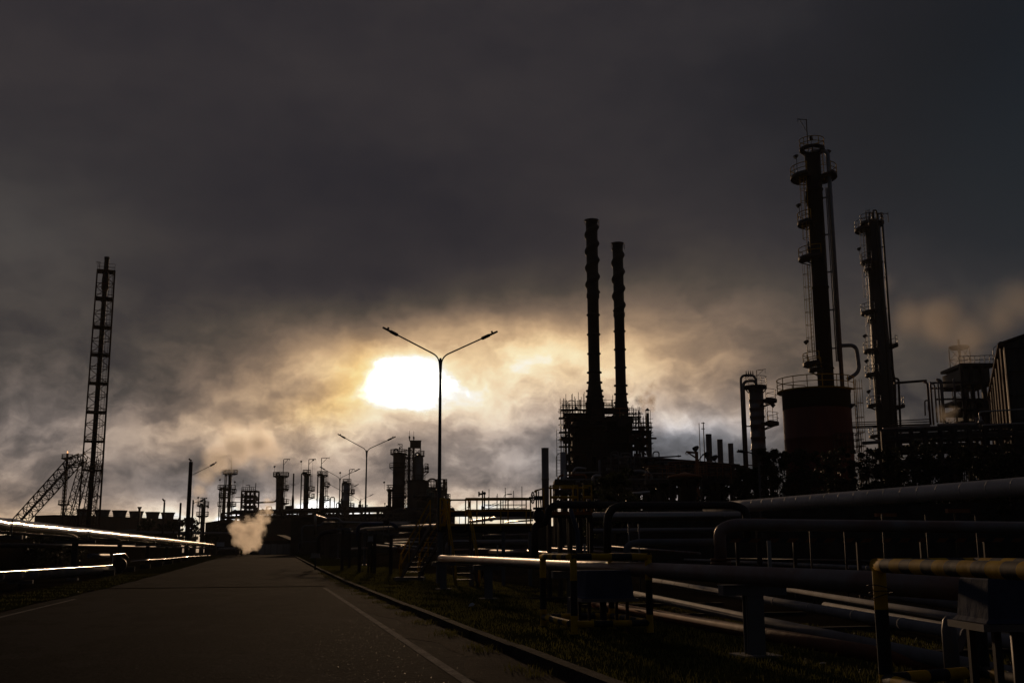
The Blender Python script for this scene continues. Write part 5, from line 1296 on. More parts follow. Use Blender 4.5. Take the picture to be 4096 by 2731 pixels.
# ------------------------------------------------------------------ trees
def tree(name, label, x, ytop, Y, wpx, n=2400, m='leaves_dark', leaf=.22, group=None, squash=.8, clumps=16, cat='tree', bare=0.0, zlow=.28):
    P = G(x, ytop, Y); b = Vector((P.x, P.y, gnd(P))); h = P.z - b.z; r = wpx / 2 * M1(Y)
    root = thing(name, label, cat, b, group)
    rng = random.Random(hash((x, ytop)) & 0xffff)
    tr = MB(); th_ = h * .45; w = max(.06, h * .022)
    tr.path([b, b + Vector((w, 0, th_ * .5)), b + Vector((-w, w, th_))], w, 8, rs=[w * 1.3, w, w * .7])
    cl = []
    for i in range(clumps):
        a = rng.uniform(0, 6.283); q = rng.random() ** .5; zf = rng.uniform(zlow, .95)
        lim = math.sin(math.pi * min(1, max(.12, (zf - zlow + .18) / (1.15 - zlow)))); lim = max(lim, .85) if zlow < .2 and zf < .55 else lim
        c = b + Vector((math.cos(a) * r * q * lim, math.sin(a) * r * q * lim * .8, h * zf)); cr = r * rng.uniform(.28, .52) 
        c.z = min(c.z, b.z + h - cr * squash * .8); cl.append((c, cr))
        st = b + Vector((-w, w, th_ * rng.uniform(.6, 1)))
        tr.path([st, st.lerp(c, .55) + Vector((0, 0, -.1 * r)), c], w * .4, 5, rs=[w * .5, w * .3, w * .08])
        for _ in range(3): tr.path([c, c + Vector((rng.gauss(0, 1), rng.gauss(0, 1), rng.gauss(.3, .8))) * cr * .7], w * .1, 4, rs=[w * .14, w * .04])
    for i in range(clumps):                               # ragged sprigs on the outline
        a = rng.uniform(0, 6.283); q = rng.uniform(.75, 1.1); zf = rng.uniform(.45, 1.0)
        c = b + Vector((math.cos(a) * r * q * (1.15 - zf * .6), math.sin(a) * r * q * .8 * (1.15 - zf * .6), h * zf)); cl.append((c, r * rng.uniform(.08, .2)))
        tr.path([cl[rng.randrange(clumps)][0], c], w * .1, 4, rs=[w * .2, w * .05])
    tr.build('trunk', 'bark', root)
    vs, fs = [], []
    for _ in range(n):
        c, cr = cl[rng.randrange(len(cl))]
        d = Vector((rng.gauss(0, 1), rng.gauss(0, 1), rng.gauss(0, 1))); d.normalize()
        p = c + Vector((d.x, d.y, d.z * squash)) * cr * rng.random() ** .4 * rng.uniform(.75, 1.15)
        t = Vector((rng.gauss(0, 1), rng.gauss(0, 1), rng.gauss(-.3, .7))).normalized(); s_ = t.orthogonal().normalized(); s_ = (s_ * math.cos(rng.random() * 6) + t.cross(s_) * math.sin(rng.random() * 6))
        L = leaf * rng.uniform(.6, 1.5); o = len(vs)
        vs += [p - t * L * .5, p + s_ * L * .24, p + t * L * .5, p - s_ * L * .24]; fs.append((o, o + 1, o + 2, o + 3))
    MB().add(vs, fs).build('crown', m, root)
    return root
GT = 'trees'
for x, y, Y, w, n, lab in ((596, 2078, 225, 105, 2200, 'dark round tree in front of the fifth fan stack'), (700, 2084, 222, 96, 2000, 'dark tree between the thin pole and the stayed pole'),
                           (764, 2070, 228, 90, 2200, 'loose tree behind the thick lamp pole'), (850, 2092, 215, 100, 2000, 'low dark tree left of the steam cloud'), (655, 2096, 214, 70, 1400, 'small dark tree filling the gap left of the stayed pole')):
    tree('tree', lab, x, y, Y, w, n, 'leaves_dark', .5, 'trees beyond the left pipeline')
for x, y, Y, w, lab in ((1290, 2036, 190, 90, 'dark tree crown in front of the far pipe rack left of the second street lamp'), (1365, 2064, 185, 70, 'lower dark tree right beside the second street lamp pole')):
    tree('tree', lab, x, y, Y, w, 1800, 'leaves_dark', .45, 'trees among the far racks')
tree('tree', 'bushy glinting tree in front of the furnace foot', 2470, 1872, 62, 190, 7000, 'leaves', .16, squash=.7, clumps=26, zlow=.45)
tree('tree', 'low leafy shrub beside the yellow platform railing', 2362, 1915, 58, 110, 3000, 'leaves', .14, squash=.7, clumps=14, zlow=.4)
for x, y, Y, w, n, lab in ((2985, 1858, 82, 130, 3200, 'dark tree at the left end of the tree mass, under the silver ringed column'), (3085, 1790, 78, 165, 4600, 'feathery topped tree against the left edge of the red tank'),
                           (3200, 1796, 80, 190, 4200, 'broad black tree in front of the middle of the red tank'), (3330, 1792, 84, 190, 4200, 'broad black tree in front of the right side of the red tank'),
                           (3460, 1800, 80, 170, 3800, 'black tree right of the red tank'), (3560, 1786, 78, 170, 4000, 'leafy tree below the steaming column'),
                           (3690, 1768, 74, 210, 4600, 'dark tree below the risers'), (3850, 1782, 72, 240, 4600, 'low dark tree below the plant house'), (4010, 1785, 70, 260, 4600, 'low dark tree under the warehouse front')):
    tree('tree', lab, x, y, Y, w * 1.12, n * 3, 'leaves_dark', .2, 'dark trees below the tank and columns', clumps=34, zlow=.08)
tree('tree', 'thin see-through tree in front of the right-hand steam puff', 3800, 1636, 92, 120, 900, 'leaves_dark', .2, clumps=14, zlow=.5)
# dark wall added behind the right-hand pipe bank to block the horizon glow
def wall_run(name, label, pts, h, th, m, cat='wall'):
    root = thing(name, label, cat, pts[0])
    for a, b in zip(pts, pts[1:]):
        a = Vector(a); b = Vector(b); a.z = gnd(a); b.z = gnd(b); n_ = max(1, int((b - a).length / 6))
        for i in range(n_):
            p, q = a.lerp(b, i / n_), a.lerp(b, (i + 1) / n_); d = (q - p).normalized()
            MB().beam(p + d * .02 + Vector((0, 0, h / 2)), q - d * .02 + Vector((0, 0, h / 2)), th, h).build('panel', m, root)
    return root
wall_run('glow_block_wall', 'long dark wall added behind the pipes on the right to block the horizon glow', [G(2230, 2199, 86), G(3200, 2199, 76), G(4400, 2199, 66)], 4.2, .3, 'dark_concrete')

wall_run('bund_wall', 'low dark bund wall far behind the yellow walkway', [G(1322, 2199, 150), G(1700, 2199, 132), G(2236, 2199, 120)], 3.6, .3, 'dark_concrete')
wall_run('bund_wall', 'low dark bund wall behind the left pipe bank', [UV(14, -17), UV(100, -17), UV(196, -15)], 2.1, .25, 'soil')

for x, y, Y, w, lab in ((20, 2138, 78, 330, 'low black shrub under the near end of the big silver left pipe'), (230, 2148, 84, 220, 'low black shrub behind the second left pipe support'), (128, 2142, 82, 160, 'low black shrub between the first two left pipe supports')):
    tree('shrub', lab, x, y, Y, w, 4000, 'leaves_dark', .2, 'shrubs behind the left pipe bank', clumps=20, zlow=.1, cat='shrub')

for x, y, Y, w, lab in ((2660, 1925, 95, 190, 'dark tree behind the dim drum left of the orange canopy'), (2830, 1918, 96, 200, 'dark tree behind the drums right of the orange canopy'), (2950, 1912, 94, 150, 'dark tree below the middle grey chimney, left of the tree mass')):
    tree('tree', lab, x, y, Y, w, 6500, 'leaves_dark', .24, 'dark trees behind the drums', clumps=26, zlow=.08)

# ------------------------------------------------------------------ left pipe bank
VP = -9.5
def uof(p): return p.dot(EU)
pts = [V(x, y, VP) for x, y in ((-260, 2077), (0, 2101), (200, 2120), (430, 2142), (640, 2161), (853, 2181))]
pts = [p0.lerp(p1, i / 6) for p0, p1 in zip(pts, pts[1:]) for i in range(6)] + [pts[-1]]
pts = [p + Vector((0, 0, random.uniform(-.022, .022))) for p in pts]
pipe(pts, .29, 'polished_cladding', 'big silver clad pipe on the left with a bright strip of light along it', seams=1.15, n=28, bend=.05)
q = V(857, 2205, VP); eb = thing('valve_box', 'black box standing at the far end of the big silver pipe', 'box', (q.x, q.y, gnd(q)))
MB().box((q.x, q.y, (gnd(q) + 2.55) / 2), (.7, .9, 2.55 - gnd(q))).build('body', 'black_paint', eb); MB().box((q.x, q.y, 2.6), (.8, 1.0, .1)).build('lid', 'dark_steel', eb)
def tee_support(p, h, arm, label, group, m='dark_steel', ma='grey_steel', name='pipe_support', w=.2, foot=True, rod=True, along=None):
    root = thing(name, label, 'pipe support', p, group); e = along or EV; z = p.z
    mb = MB().beam(p, p + Vector((0, 0, h - .12)), w * .9, w * .25); mb.beam(p + EU * w * .4, p + EU * w * .4 + Vector((0, 0, h - .12)), w, .02); mb.beam(p - EU * w * .4, p - EU * w * .4 + Vector((0, 0, h - .12)), w, .02)
    mb.build('post', m, root)
    t = p + Vector((0, 0, h - .06))
    ab = MB().beam(t - e * arm / 2, t + e * arm / 2, .16, .12); ab.beam(t - e * arm / 2 + Vector((0, 0, .066)), t + e * arm / 2 + Vector((0, 0, .066)), .22, .012); ab.build('crossarm', ma, root)
    if foot: MB().box(p + Vector((0, 0, .05)), (.5, .5, .14), -HEAD).build('footing', 'concrete', root)
    if rod: MB().beam(t + e * arm * .3, t + e * arm * .3 + Vector((0, 0, .62)), .05, .012).build('hanger_plate', 'galvanised', root)
    return root
for k in range(9):
    u = 41.6 + 16.7 * k; p = UV(u, VP); p.z = gz(u)
    tee_support(p, 2.0 - p.z, 1.9, f'{ORD[k]} pipe support from the near end under the big silver left pipe', 'supports under the big silver left pipe', w=.28)
V2 = -8.9
lp = [V(x, y, V2) for x, y in ((-260, 2308), (0, 2288), (430, 2262), (449, 2259), (452, 2218), (500, 2213), (514, 2232))]
pipe(lp, .045, 'polished_cladding', 'thin bright pipe low on the left that steps up over the elbow', bend=.12, n=10, sag=.0)
lp = [V(x, y, V2) for x, y in ((524, 2245), (600, 2238), (660, 2235), (740, 2227), (842, 2220))]
pipe(lp, .05, 'polished_cladding', 'thin bright pipe low on the left, far part beyond the elbow', bend=.3, n=10, sag=.015)
lp = [V(-260, 2322, -9.35), V(448, 2276, -9.35)]; lp.append(lp[-1] + Vector((-.1, .3, 0))); e0 = lp[-1]
pipe([lp[0], lp[1], e0 + EU * 1.2 - EV * .1, e0 + EU * 1.2 - EV * 4], .2, 'grey_pipe', 'dull grey pipe running just under the thin bright left pipe', bend=.8, n=18, seams=3)
q = V(478, 2258, V2 - .1); fl_ = thing('blind_flange', 'large round dark flange under the step of the thin bright pipe', 'flange', (q.x, q.y, q.z))
MB().path([q - EU * .1, q + EU * .12], .42, 24).path([q + EU * .12, q + EU * .5], .3, 20).build('disc', 'black_pipe', fl_)
MB().beam(Vector((q.x, q.y, gnd(q))), q - Vector((0, 0, .3)), .22).build('pedestal', 'dark_concrete', fl_)
pipe([V(357, 2222, -14.5), V(432, 2221, -14.5)], .19, 'blue_pipe', 'short blue-grey pipe section behind the left supports')
pipe([V(-260, 2178, -12.5), V(345, 2182, -12.5), V(820, 2190, -12.5)], .12, 'black_pipe', 'dark slim pipe behind the left pipe supports')
for k in range(8):
    u = 66 + 9.5 * k; p = UV(u, -8.9)
    o = MB().box(p + Vector((0, 0, .16)), (.7, .4, .34), -HEAD).build('sleeper_block', 'dark_concrete'); tag(o, f'{ORD[k]} low concrete block from the near end under the thin left pipe', 'concrete block', 'blocks under the thin left pipe')
for k in range(3):
    p = UV(32 + 6.5 * k, -9.2); r_ = tee_support(p, V(150, 2290, V2).z - .25, .9, f'{ORD[k]} low pipe stand from the near end under the dull grey left pipe', 'low stands on the left', w=.14, rod=False, foot=False)

# ------------------------------------------------------------------ pipework right of the road, middle distance
pp([(1261, 2137), (1261, 2061), (1304, 2073), (1355, 2073), (1367, 2088), (1480, 2090), (1640, 2088)], [78, 78, 88, 88, 88, 88, 84], 9, 'silver_cladding', 'silver pipe with a tall square loop, leftmost of the pipes right of the road', bend=.25, n=12)
pp([(1208, 2190), (1208, 2103), (1285, 2100), (1293, 2088), (1340, 2089), (1440, 2092)], [84, 84, 84, 84, 90, 90], 7, 'dull_cladding', 'grey pipe stepping up beside the silver square loop', bend=.3, n=12)
pp([(1193, 2205), (1193, 2166), (1270, 2164)], 86, 4, 'grey_pipe', 'low thin pipe left of the silver square loop', bend=.3)
pp([(1275, 2212), (1275, 2132), (1354, 2120)], 74, 17, 'black_pipe', 'fat black elbow standing beside the silver square loop', bend=.5)
pp([(1352, 2119), (1404, 2117)], 73, 13, 'silver_cladding', 'bright capped pipe end joined to the fat black elbow')
pp([(1310, 2131), (1400, 2130)], 80, 6, 'dull_cladding', 'short grey pipe under the bright capped end')
pp([(1429, 2160), (1432, 2098), (1570, 2094), (1590, 2112)], 62, 15, 'blue_pipe', 'blue-black arched pipe in front of the second street lamp', bend=.35)
pp([(1578, 2098), (1630, 2097), (1652, 2110)], 66, 13, 'dull_cladding', 'grey curved pipe end right of the blue-black arch', bend=.4)
q = G(1546, 2089, 61); av = thing('actuator', 'dark box on top of the blue-black arched pipe', 'actuator', q); MB().box(q, (.32, .3, .2)).build('body', 'dark_steel', av)
for dx in (-.12, .12): MB().tube(q + Vector((dx, -.1, -.1)), Vector((q.x + dx * 1.6, q.y - .1, 2.0)), .025, n=5).build('stay', 'grey_steel', av)
pp([(1395, 2130), (1460, 2113), (1600, 2107), (1745, 2103), (1800, 2100)], [105, 90, 66, 50, 47], 8, 'rusty_pipe', 'long pinkish brown pipe shining on top, rising toward the walkway', n=16)
BK = 'shining pipes left of the walkway stairs'
for i, (a, b, Ya, Yb, w, m_) in enumerate((((1560, 2158), (1745, 2150), 92, 56, 4, 'rusty_pipe'), ((1470, 2118), (1640, 2112), 96, 70, 4, 'rusty_pipe'), ((1560, 2168), (1740, 2166), 90, 54, 5, 'silver_cladding'), ((1540, 2172), (1735, 2194), 92, 52, 5, 'silver_cladding'),
                                           ((1490, 2178), (1700, 2203), 96, 56, 7, 'rusty_pipe'), ((1540, 2136), (1745, 2124), 92, 56, 5, 'black_pipe'), ((1398, 2195), (1470, 2190), 88, 84, 8, 'rusty_pipe'))):
    pp([a, b], [Ya, Yb], w, m_, ['topmost brown pipe', 'thin brown pipe beside the pinkish pipe', 'level silver pipe', 'falling silver pipe', 'fat reddish pipe', 'dark pipe under the pinkish pipe', 'short reddish stub'][i] + ' in the shining bundle left of the stairs', group=BK)
q = G(1608, 2196, 70); o = MB().path([q - Vector((.05, .15, 0)), q + Vector((0, 0, 0))], .3, 20).build('end_flange', 'rust'); tag(o, 'round rusty end flange facing the road at the foot of the reddish pipe', 'flange')
for i, (x, y, Y) in enumerate(((1372, 2150, 70), (1440, 2160, 64), (1500, 2165, 62), (1565, 2170, 60), (1400, 2165, 76), (1690, 2135, 58))):
    q = G(x, y - 40, Y); p = Vector((q.x, q.y, gnd(q)))
    o = tee_support(p, q.z - p.z, .8, ['dark support post right of the fat black elbow', 'dark support post under the left foot of the blue-black arch', 'dark support post beside the pale cover box', 'thick dark post under the right end of the blue-black arch', 'thin dark post under the bright capped pipe end', 'dark support post under the pinkish pipe near the stairs'][i], 'pipe posts right of the road', w=.18, rod=False, foot=False)
pp([(1788, 2215), (1790, 2174), (1815, 2169), (2120, 2166)], 50, 20, 'dull_cladding', 'pale grey pipe with a left elbow running under the walkway', bend=.5, n=16)
pp([(1786, 2090), (1790, 2056), (1830, 2054), (2150, 2054)], 54, 24, 'black_pipe', 'fat dark pipe running level behind the walkway railing', bend=.4, n=16)
pp([(1880, 2086), (1980, 2072), (2150, 2067)], [80, 62, 54], 11, 'silver_cladding', 'bright silver pipe seen between walkway rail and deck', flanges=(.6,), n=16)
pp([(1930, 2142), (2130, 2137)], 60, 8, 'rusty_pipe', 'brown pipe in the shade under the walkway')
pp([(2020, 2088), (2130, 2080)], [62, 52], 6, 'silver_cladding', 'lower slim silver pipe between rail and deck')
for i, (a, b, Ya, Yb, w, m_, lab) in enumerate((((1790, 2196), (2135, 2200), 60, 52, 8, 'rusty_pipe', 'rusty low pipe glinting behind the walkway stairs'), ((1960, 2204), (2140, 2214), 56, 44, 16, 'rusty_pipe', 'fat rusty pipe with a blunt end behind the near rusty pipe'),
                                               ((2095, 2203), (2330, 2224), 54, 38, 12, 'silver_cladding', 'bright silver pipe low behind the striped barrier'), ((2200, 2192), (2560, 2216), 60, 44, 8, 'rusty_pipe', 'thin rusty pipe low behind the tall blue pipe'),
                                               ((2260, 2184), (2480, 2190), 64, 50, 5, 'dull_cladding', 'thin pale pipe low among the dark legs'), ((2420, 2183), (2800, 2212), 66, 46, 7, 'rusty_pipe', 'low brown pipe passing under the dark square loop'))):
    pp([a, b], [Ya, Yb], w, m_, lab)

# ------------------------------------------------------------------ yellow walkway with two stairs
Yw = 45.0; kw = M1(Yw)
X = lambda x: (x - 2048) * kw
ZD = G(1900, 2096, Yw).z; ZR = G(1900, 1993, Yw).z; ZM = G(1900, 2039, Yw).z
wk = thing('walkway', 'yellow railed steel walkway with two steep stairs in the middle of the pipes', 'walkway', (X(1940), Yw, gnd(Vector((X(1940), Yw, 0)))))
MB().box(((X(1752) + X(2128)) / 2, Yw + .6, ZD), (X(2128) - X(1752), 1.2, .06)).box(((X(1752) + X(2128)) / 2, Yw + .6, ZD - .18), (X(2128) - X(1752) - .2, 1.0, .28)).build('deck', 'dark_steel', wk)
for y in (Yw - .02, Yw + 1.22): MB().beam((X(1752), y, ZD - .02), (X(2128), y, ZD - .02), .05, .1).build('kick_plate', 'yellow_paint', wk)
hr = MB()
for y, xs in ((Yw, (1756, 1792, 1858, 1877, 2000, 2120)), (Yw + 1.2, (1764, 1900, 2029, 2104))):
    for x in xs: hr.tube((X(x), y, ZD - .25), (X(x), y, ZR), .03, n=6)
for y in (Yw, Yw + 1.2):
    for x0, x1 in ((1756, 1775), (1858, 2126)) if y == Yw else ((1756, 2126),):
        hr.tube((X(x0), y, ZR), (X(x1), y, ZR), .035, n=6); hr.tube((X(x0), y, ZM), (X(x1), y, ZM), .028, n=6)
for x in (1756,): hr.tube((X(x), Yw, ZR), (X(x), Yw + .3, ZR), .035, n=6)
hr.build('handrail', 'yellow_paint', wk)
for x in (1753, 1880, 2010, 2118):
    for y in (Yw + .1, Yw + 1.1):
        MB().beam((X(x), y, gnd(Vector((X(x), y, 0)))), (X(x), y, ZD - .3), .14, .14).build('leg', 'grey_steel', wk)
def stair(root, top, foot, wdir, w, n, rail_h=1.0, m='yellow_paint'):
    top, foot, wdir = Vector(top), Vector(foot), Vector(wdir).normalized()
    s_ = MB()
    for q in (-w / 2, w / 2): s_.beam(top + wdir * q, foot + wdir * q, .05, .2)
    sp_ = s_.build('stair', 'dark_steel', root)
    for i in range(1, n): MB().box(top.lerp(foot, i / n), (w, .22, .035), math.atan2(wdir.y, wdir.x)).build('tread', 'dark_steel', sp_)
    h = MB(); up = Vector((0, 0, rail_h))
    for q in (-w / 2 - .04, w / 2 + .04):
        a, b = top + wdir * q, foot + wdir * q
        h.tube(a + up, b + up, .03, n=6).tube(a + up * .55, b + up * .55, .024, n=6)
        h.path([b + up, b + up * .6 + (b - a).normalized() * .3, b + (b - a).normalized() * .05], .03, 6)
        for f in (.0, .35, .7, .98): h.tube(a.lerp(b, f), a.lerp(b, f) + up, .026, n=6)
    h.build('stair_handrail', m, root)
g_ = gnd(Vector((X(1840), Yw - 1.0, 0)))
stair(wk, (X(1824), Yw - .05, ZD), (X(1870), Yw - 1.2, g_ + .05), (1, 0, 0), .86, 10)
Lf = G(1640, 2300, 50); Lt = Vector((X(1752), Yw + .6, ZD))
stair(wk, Lt, (Lf.x, Lf.y, .27), (0.92, .4, 0), .8, 10)
MB().box((Lf.x, Lf.y, .12), (1.3, 1.2, .3)).build('stair_foot', 'concrete', wk)

# thin gauge posts and valves on the skyline behind the walkway
for i, (x, yt, yb, Y) in enumerate(((1930, 1962, 2054, 58), (1938, 1972, 2100, 60))):
    a, b = G(x, yt, Y), G(x, yb, Y); r_ = thing('stem_valve', ['upright valve stem with a side handwheel on the skyline, taller of the two', 'upright valve stem with a round head, shorter of the two'][i], 'valve', (b.x, b.y, gnd(b)))
    MB().tube((b.x, b.y, gnd(b)), a, .045, n=6).build('stem', 'dark_steel', r_)
    if i == 0:
        q = G(x - 14, 1975, Y); MB().path([q + Vector((-.04, 0, 0)), q + Vector((.03, 0, 0)), q + Vector((.05, 0, 0)), q + Vector((.2, 0, 0))], .1, 10, rs=[.13, .13, .05, .05]).build('handwheel', 'dark_steel', r_)
    else:
        MB().ball(a, .09, 8).build('gauge', 'dark_steel', r_); q = G(x - 10, 2030, Y); MB().path([q + Vector((-.04, 0, 0)), q + Vector((.03, 0, 0)), q + Vector((.14, 0, 0))], .1, 10, rs=[.1, .1, .05]).build('handwheel', 'dark_steel', r_)
scaffold('scaffold', 'thin tube scaffold on the skyline behind the walkway handrail', 1954, 2088, 1990, 2045, 92, 2.0, 4, 4, (), 1.0, t=.03)

# ------------------------------------------------------------------ valve station with its own yellow platform
Ys = 33.0; ks = M1(Ys); XS = lambda x: (x - 2048) * ks
vs_ = thing('valve_platform', 'small yellow railed platform over the dark valve pipes', 'platform', (XS(2270), Ys, 0))
zd = G(2270, 2050, Ys).z; zr = G(2270, 1942, Ys).z; zm = G(2270, 1988, Ys).z
MB().box(((XS(2190) + XS(2366)) / 2, Ys + .5, zd - .06), (XS(2366) - XS(2190), 1.2, .12)).build('deck', 'dark_steel', vs_)
MB().beam((XS(2190), Ys - .12, zd - .02), (XS(2366), Ys - .12, zd - .02), .03, .1).build('kick_plate', 'orange_paint', vs_)
hr = MB()
for x0, x1 in ((2335, 2367), (2200, 2311)):
    if x0 == 2200: hr.build('gate_rail', 'yellow_paint', vs_); hr = MB()
    hr.path([(XS(x0), Ys, zd), (XS(x0), Ys, zr), (XS(x1), Ys, zr), (XS(x1), Ys, zd)], .032, 6); hr.tube((XS(x0), Ys, zm), (XS(x1), Ys, zm), .04, n=6)
gr_ = MB(); gr_.path([(XS(2138), Ys + .8, G(2138, 1962, Ys).z), (XS(2144), Ys + .8, G(2144, 1956, Ys).z), (XS(2176), Ys + .8, G(2176, 1947, Ys).z), (XS(2176), Ys + .8, zd)], .03, 6); gr_.tube((XS(2146), Ys + .8, G(2146, 1956, Ys).z), (XS(2146), Ys + .8, zd), .03, n=6); gr_.build('gate_rail', 'yellow_paint', vs_)
for x in (2208, 2300): hr.tube((XS(x), Ys + 1.1, zd), (XS(x), Ys + 1.1, zr), .03, n=6)
hr.tube((XS(2200), Ys + 1.1, zr), (XS(2366), Ys + 1.1, zr), .03, n=6)
hr.build('handrail', 'yellow_paint', vs_)
for x in (2196, 2240, 2280, 2320, 2362):
    for dy in (0, 1.05): MB().beam((XS(x), Ys + dy, gnd(Vector((0, Ys, 0)))), (XS(x), Ys + dy, zd - .1), .11).build('leg', 'dark_steel', vs_)
pp([(2140, 2260), (2140, 2098), (2184, 2092), (2200, 2019), (2340, 2018), (2470, 2020)], Ys - 1, 30, 'black_pipe', 'dark arched pipe rising through the valve and bending right', bend=.34, n=18, flanges=(.78, .84))
pp([(2282, 2035), (2298, 2090), (2311, 2125), (2313, 2240), (2313, 2330)], Ys - 4, 18, 'blue_pipe', 'slanting blue pipe dropping in front of the dark platform legs', bend=.3, n=16)
pp([(2385, 2020), (2510, 2022)], Ys + 1, 22, 'blue_pipe', 'short dark blue pipe behind the dark square loop')
q = G(2155, 2062, Ys - 1.3); gv = thing('gate_valve', 'dark gate valve with a yoke, gearbox and side handwheel left of the arched pipe', 'valve', (q.x, q.y, q.z - .3))
MB().ball(q, .17, 14, sq=(1, 1, 1.25)).path([q + Vector((0, 0, .18)), q + Vector((0, 0, .24))], .17, 14).build('body', 'black_pipe', gv)
z0 = q.z + .24; z1 = G(2155, 1998, Ys - 1.3).z
for dx in (-.07, .07): MB().tube((q.x + dx, q.y, z0), (q.x + dx * .8, q.y, z1), .022, n=6).build('yoke', 'dark_steel', gv)
MB().tube((q.x, q.y, z0 - .1), (q.x, q.y, z1 + .25), .02, n=6).build('stem', 'galvanised', gv)
MB().box((q.x, q.y, z1 + .05), (.24, .18, .12)).tube((q.x - .28, q.y, z1 + .06), (q.x, q.y, z1 + .06), .03).build('gearbox', 'dark_steel', gv)
hw = MB(); c = Vector((q.x - .17, q.y, z1 + .06)); hw.torus(c, .165, .016, (1, .28, 0), 22)
for t in range(4): a = t * math.pi / 4; d = Vector((-.27 * math.cos(a), .96 * math.cos(a), math.sin(a))) * .165; hw.tube(c - d, c + d, .01, n=5)
hw.build('handwheel', 'dark_steel', gv)
q = G(2243, 1975, Ys + .4); hv = thing('hand_valve', 'small handwheel valve on the valve platform', 'valve', q)
hw = MB(); hw.torus(q, .14, .015, (1, .4, 0), 18); hw.tube(q, q + Vector((.0, 0, -.35)), .03, n=6); hw.build('handwheel', 'dark_steel', hv)
pp([(2430, 2260), (2430, 2022), (2940, 2020), (2985, 2040), (2990, 2150)], 27, 32, 'black_pipe', 'big dark square pipe loop, the widest in front of the silver pipes', bend=.42, n=20)
pp([(2506, 2235), (2508, 2180), (2550, 2168), (2868, 2166), (2892, 2190), (2892, 2250)], 25, 28, 'grey_pipe', 'lower grey pipe loop under the big dark square loop', bend=.5, n=18)
pp([(2884, 2262), (2878, 2118), (2935, 2096), (3090, 2098), (6200, 2132)], 24, 48, 'rusty_pipe', 'fat rusty elbow pipe at the right end of the grey loop', bend=.55, n=22)
q = G(2884, 2258, 24); o = MB().path([q, q + Vector((0, 0, .06))], .22, 22).path([q + Vector((0, 0, .08)), q + Vector((0, 0, .14))], .22, 22).build('flange', 'rust'); o.name = 'pipe_flange'; tag(o, 'rusty bolted flange under the fat rusty elbow', 'flange')
pp([(2360, 2066), (2960, 2062)], 42, 36, 'silver_cladding', 'thick silver pipe framed inside the big dark square loop', seams=1.0, n=22)
pp([(2360, 2122), (2900, 2117)], 38, 18, 'dull_cladding', 'grey pipe under the thick silver pipe inside the loop', n=16)
vr = 24
p0, p1 = V(2830, 2033, vr), V(4330, 1929, vr)
p1 = p1 + (p1 - p0).normalized() * 14
pipe([p0.lerp(p1, i / 8) for i in range(9)], .31, 'big_cladding', 'largest silver clad pipe, crossing the right side above the barriers', seams=1.3, n=30, bend=.05)
for i, (x, y0) in enumerate(((3030, 2050), (3828, 2005), (3540, 2025))):
    q = V(x, y0, vr); p = Vector((q.x, q.y, gnd(q))); tee_support(p, q.z - p.z - .28, .9, ['dark support under the left end of the largest right pipe', 'dark support with an orange plate near the right end of the largest pipe', 'dark support under the middle of the largest right pipe'][i], 'supports of the largest right pipe', rod=False, ma='orange_paint')
# near rusty pipe beside the kerb, on tee supports
VG = 6.0
g0, g1 = V(1763, 2232, VG), V(4300, 2374, VG); g1 = g1 + (g1 - g0).normalized() * 6
zg = lambda u: g0.z + (g1.z - g0.z) * (u - uof(g0)) / (uof(g1) - uof(g0))
pipe([g0, g1], .118, 'rusty_pipe', 'long near pipe with wrapped rusty patches, blunt left end, along the grass', n=26, seams=0)
for k, u in enumerate((38.6, 30.4, 21.6, 13.1)):
    p = UV(u, VG); tee_support(p, zg(u) - .12 - p.z, .86, ['grey support post at the blunt left end of the long near pipe', 'second grey support post from the left under the long near pipe', 'grey support post hidden behind the cover box in the striped barrier', 'nearest grey support post with a wide plate, left of the right striped barrier'][k], 'tee supports of the long near pipe', m='grey_steel', ma='grey_steel', w=.2)
p = UV(9.8, VG + .55); st_ = thing('pipe_stub', 'short round grey post with a clamp behind the nearest support', 'post', p)
MB().path([p, p + Vector((0, 0, .62)), p + Vector((0, 0, .72)), p + Vector((0, 0, .76))], .07, 14, rs=[.075, .075, .055, .02]).build('post', 'grey_steel', st_); MB().beam(p + Vector((.1, .1, .4)), p + Vector((.3, .3, .6)), .08, .02).build('clamp', 'dark_steel', st_)
# ground pipes at the lower right
def gp(a, b, z, r, m, label, **k): pipe([Zp(a[0], a[1], z), Zp(b[0], b[1], z) + (Zp(b[0], b[1], z) - Zp(a[0], a[1], z)).normalized() * 5], r, m, label, group='low pipes at the lower right', n=20, **k)
gp((2600, 2318), (4300, 2611), .42, .075, 'pale_paint', 'bright silver low pipe with little bolts along its top', seams=2.2)
gp((2540, 2375), (4300, 2752), .22, .085, 'grey_pipe', 'grey low pipe between the silver one and the rust one')
gp((2380, 2413), (4300, 2757), .14, .10, 'rust', 'rust red low pipe lying nearest the grass')
gp((3000, 2300), (4300, 2480), .55, .09, 'grey_pipe', 'upper blue-grey low pipe behind the right striped barrier')
gp((3100, 2350), (4300, 2545), .45, .06, 'pale_paint', 'slim pale low pipe behind the right striped barrier')
gp((3300, 2420), (4300, 2600), .30, .07, 'grey_pipe', 'bluish low pipe in the shade behind the right striped barrier')
gp((2560, 2228), (3900, 2290), .75, .08, 'pale_paint', 'pale pipe along the back of the low bank', seams=2)
gp((2620, 2225), (4300, 2262), .85, .07, 'black_pipe', 'dark slim pipe with stub valves at the back of the low bank')
for k in range(6):
    u = 9 + 4.5 * k; a, b = UV(u, 7.3), UV(u, 11.5); o = MB().beam(a + Vector((0, 0, .02)), b + Vector((0, 0, .02)), .22, .1).build('sleeper', 'dark_concrete'); tag(o, f'{ORD[k]} concrete sleeper from the near end under the low pipes', 'sleeper', 'sleepers under the low pipes')
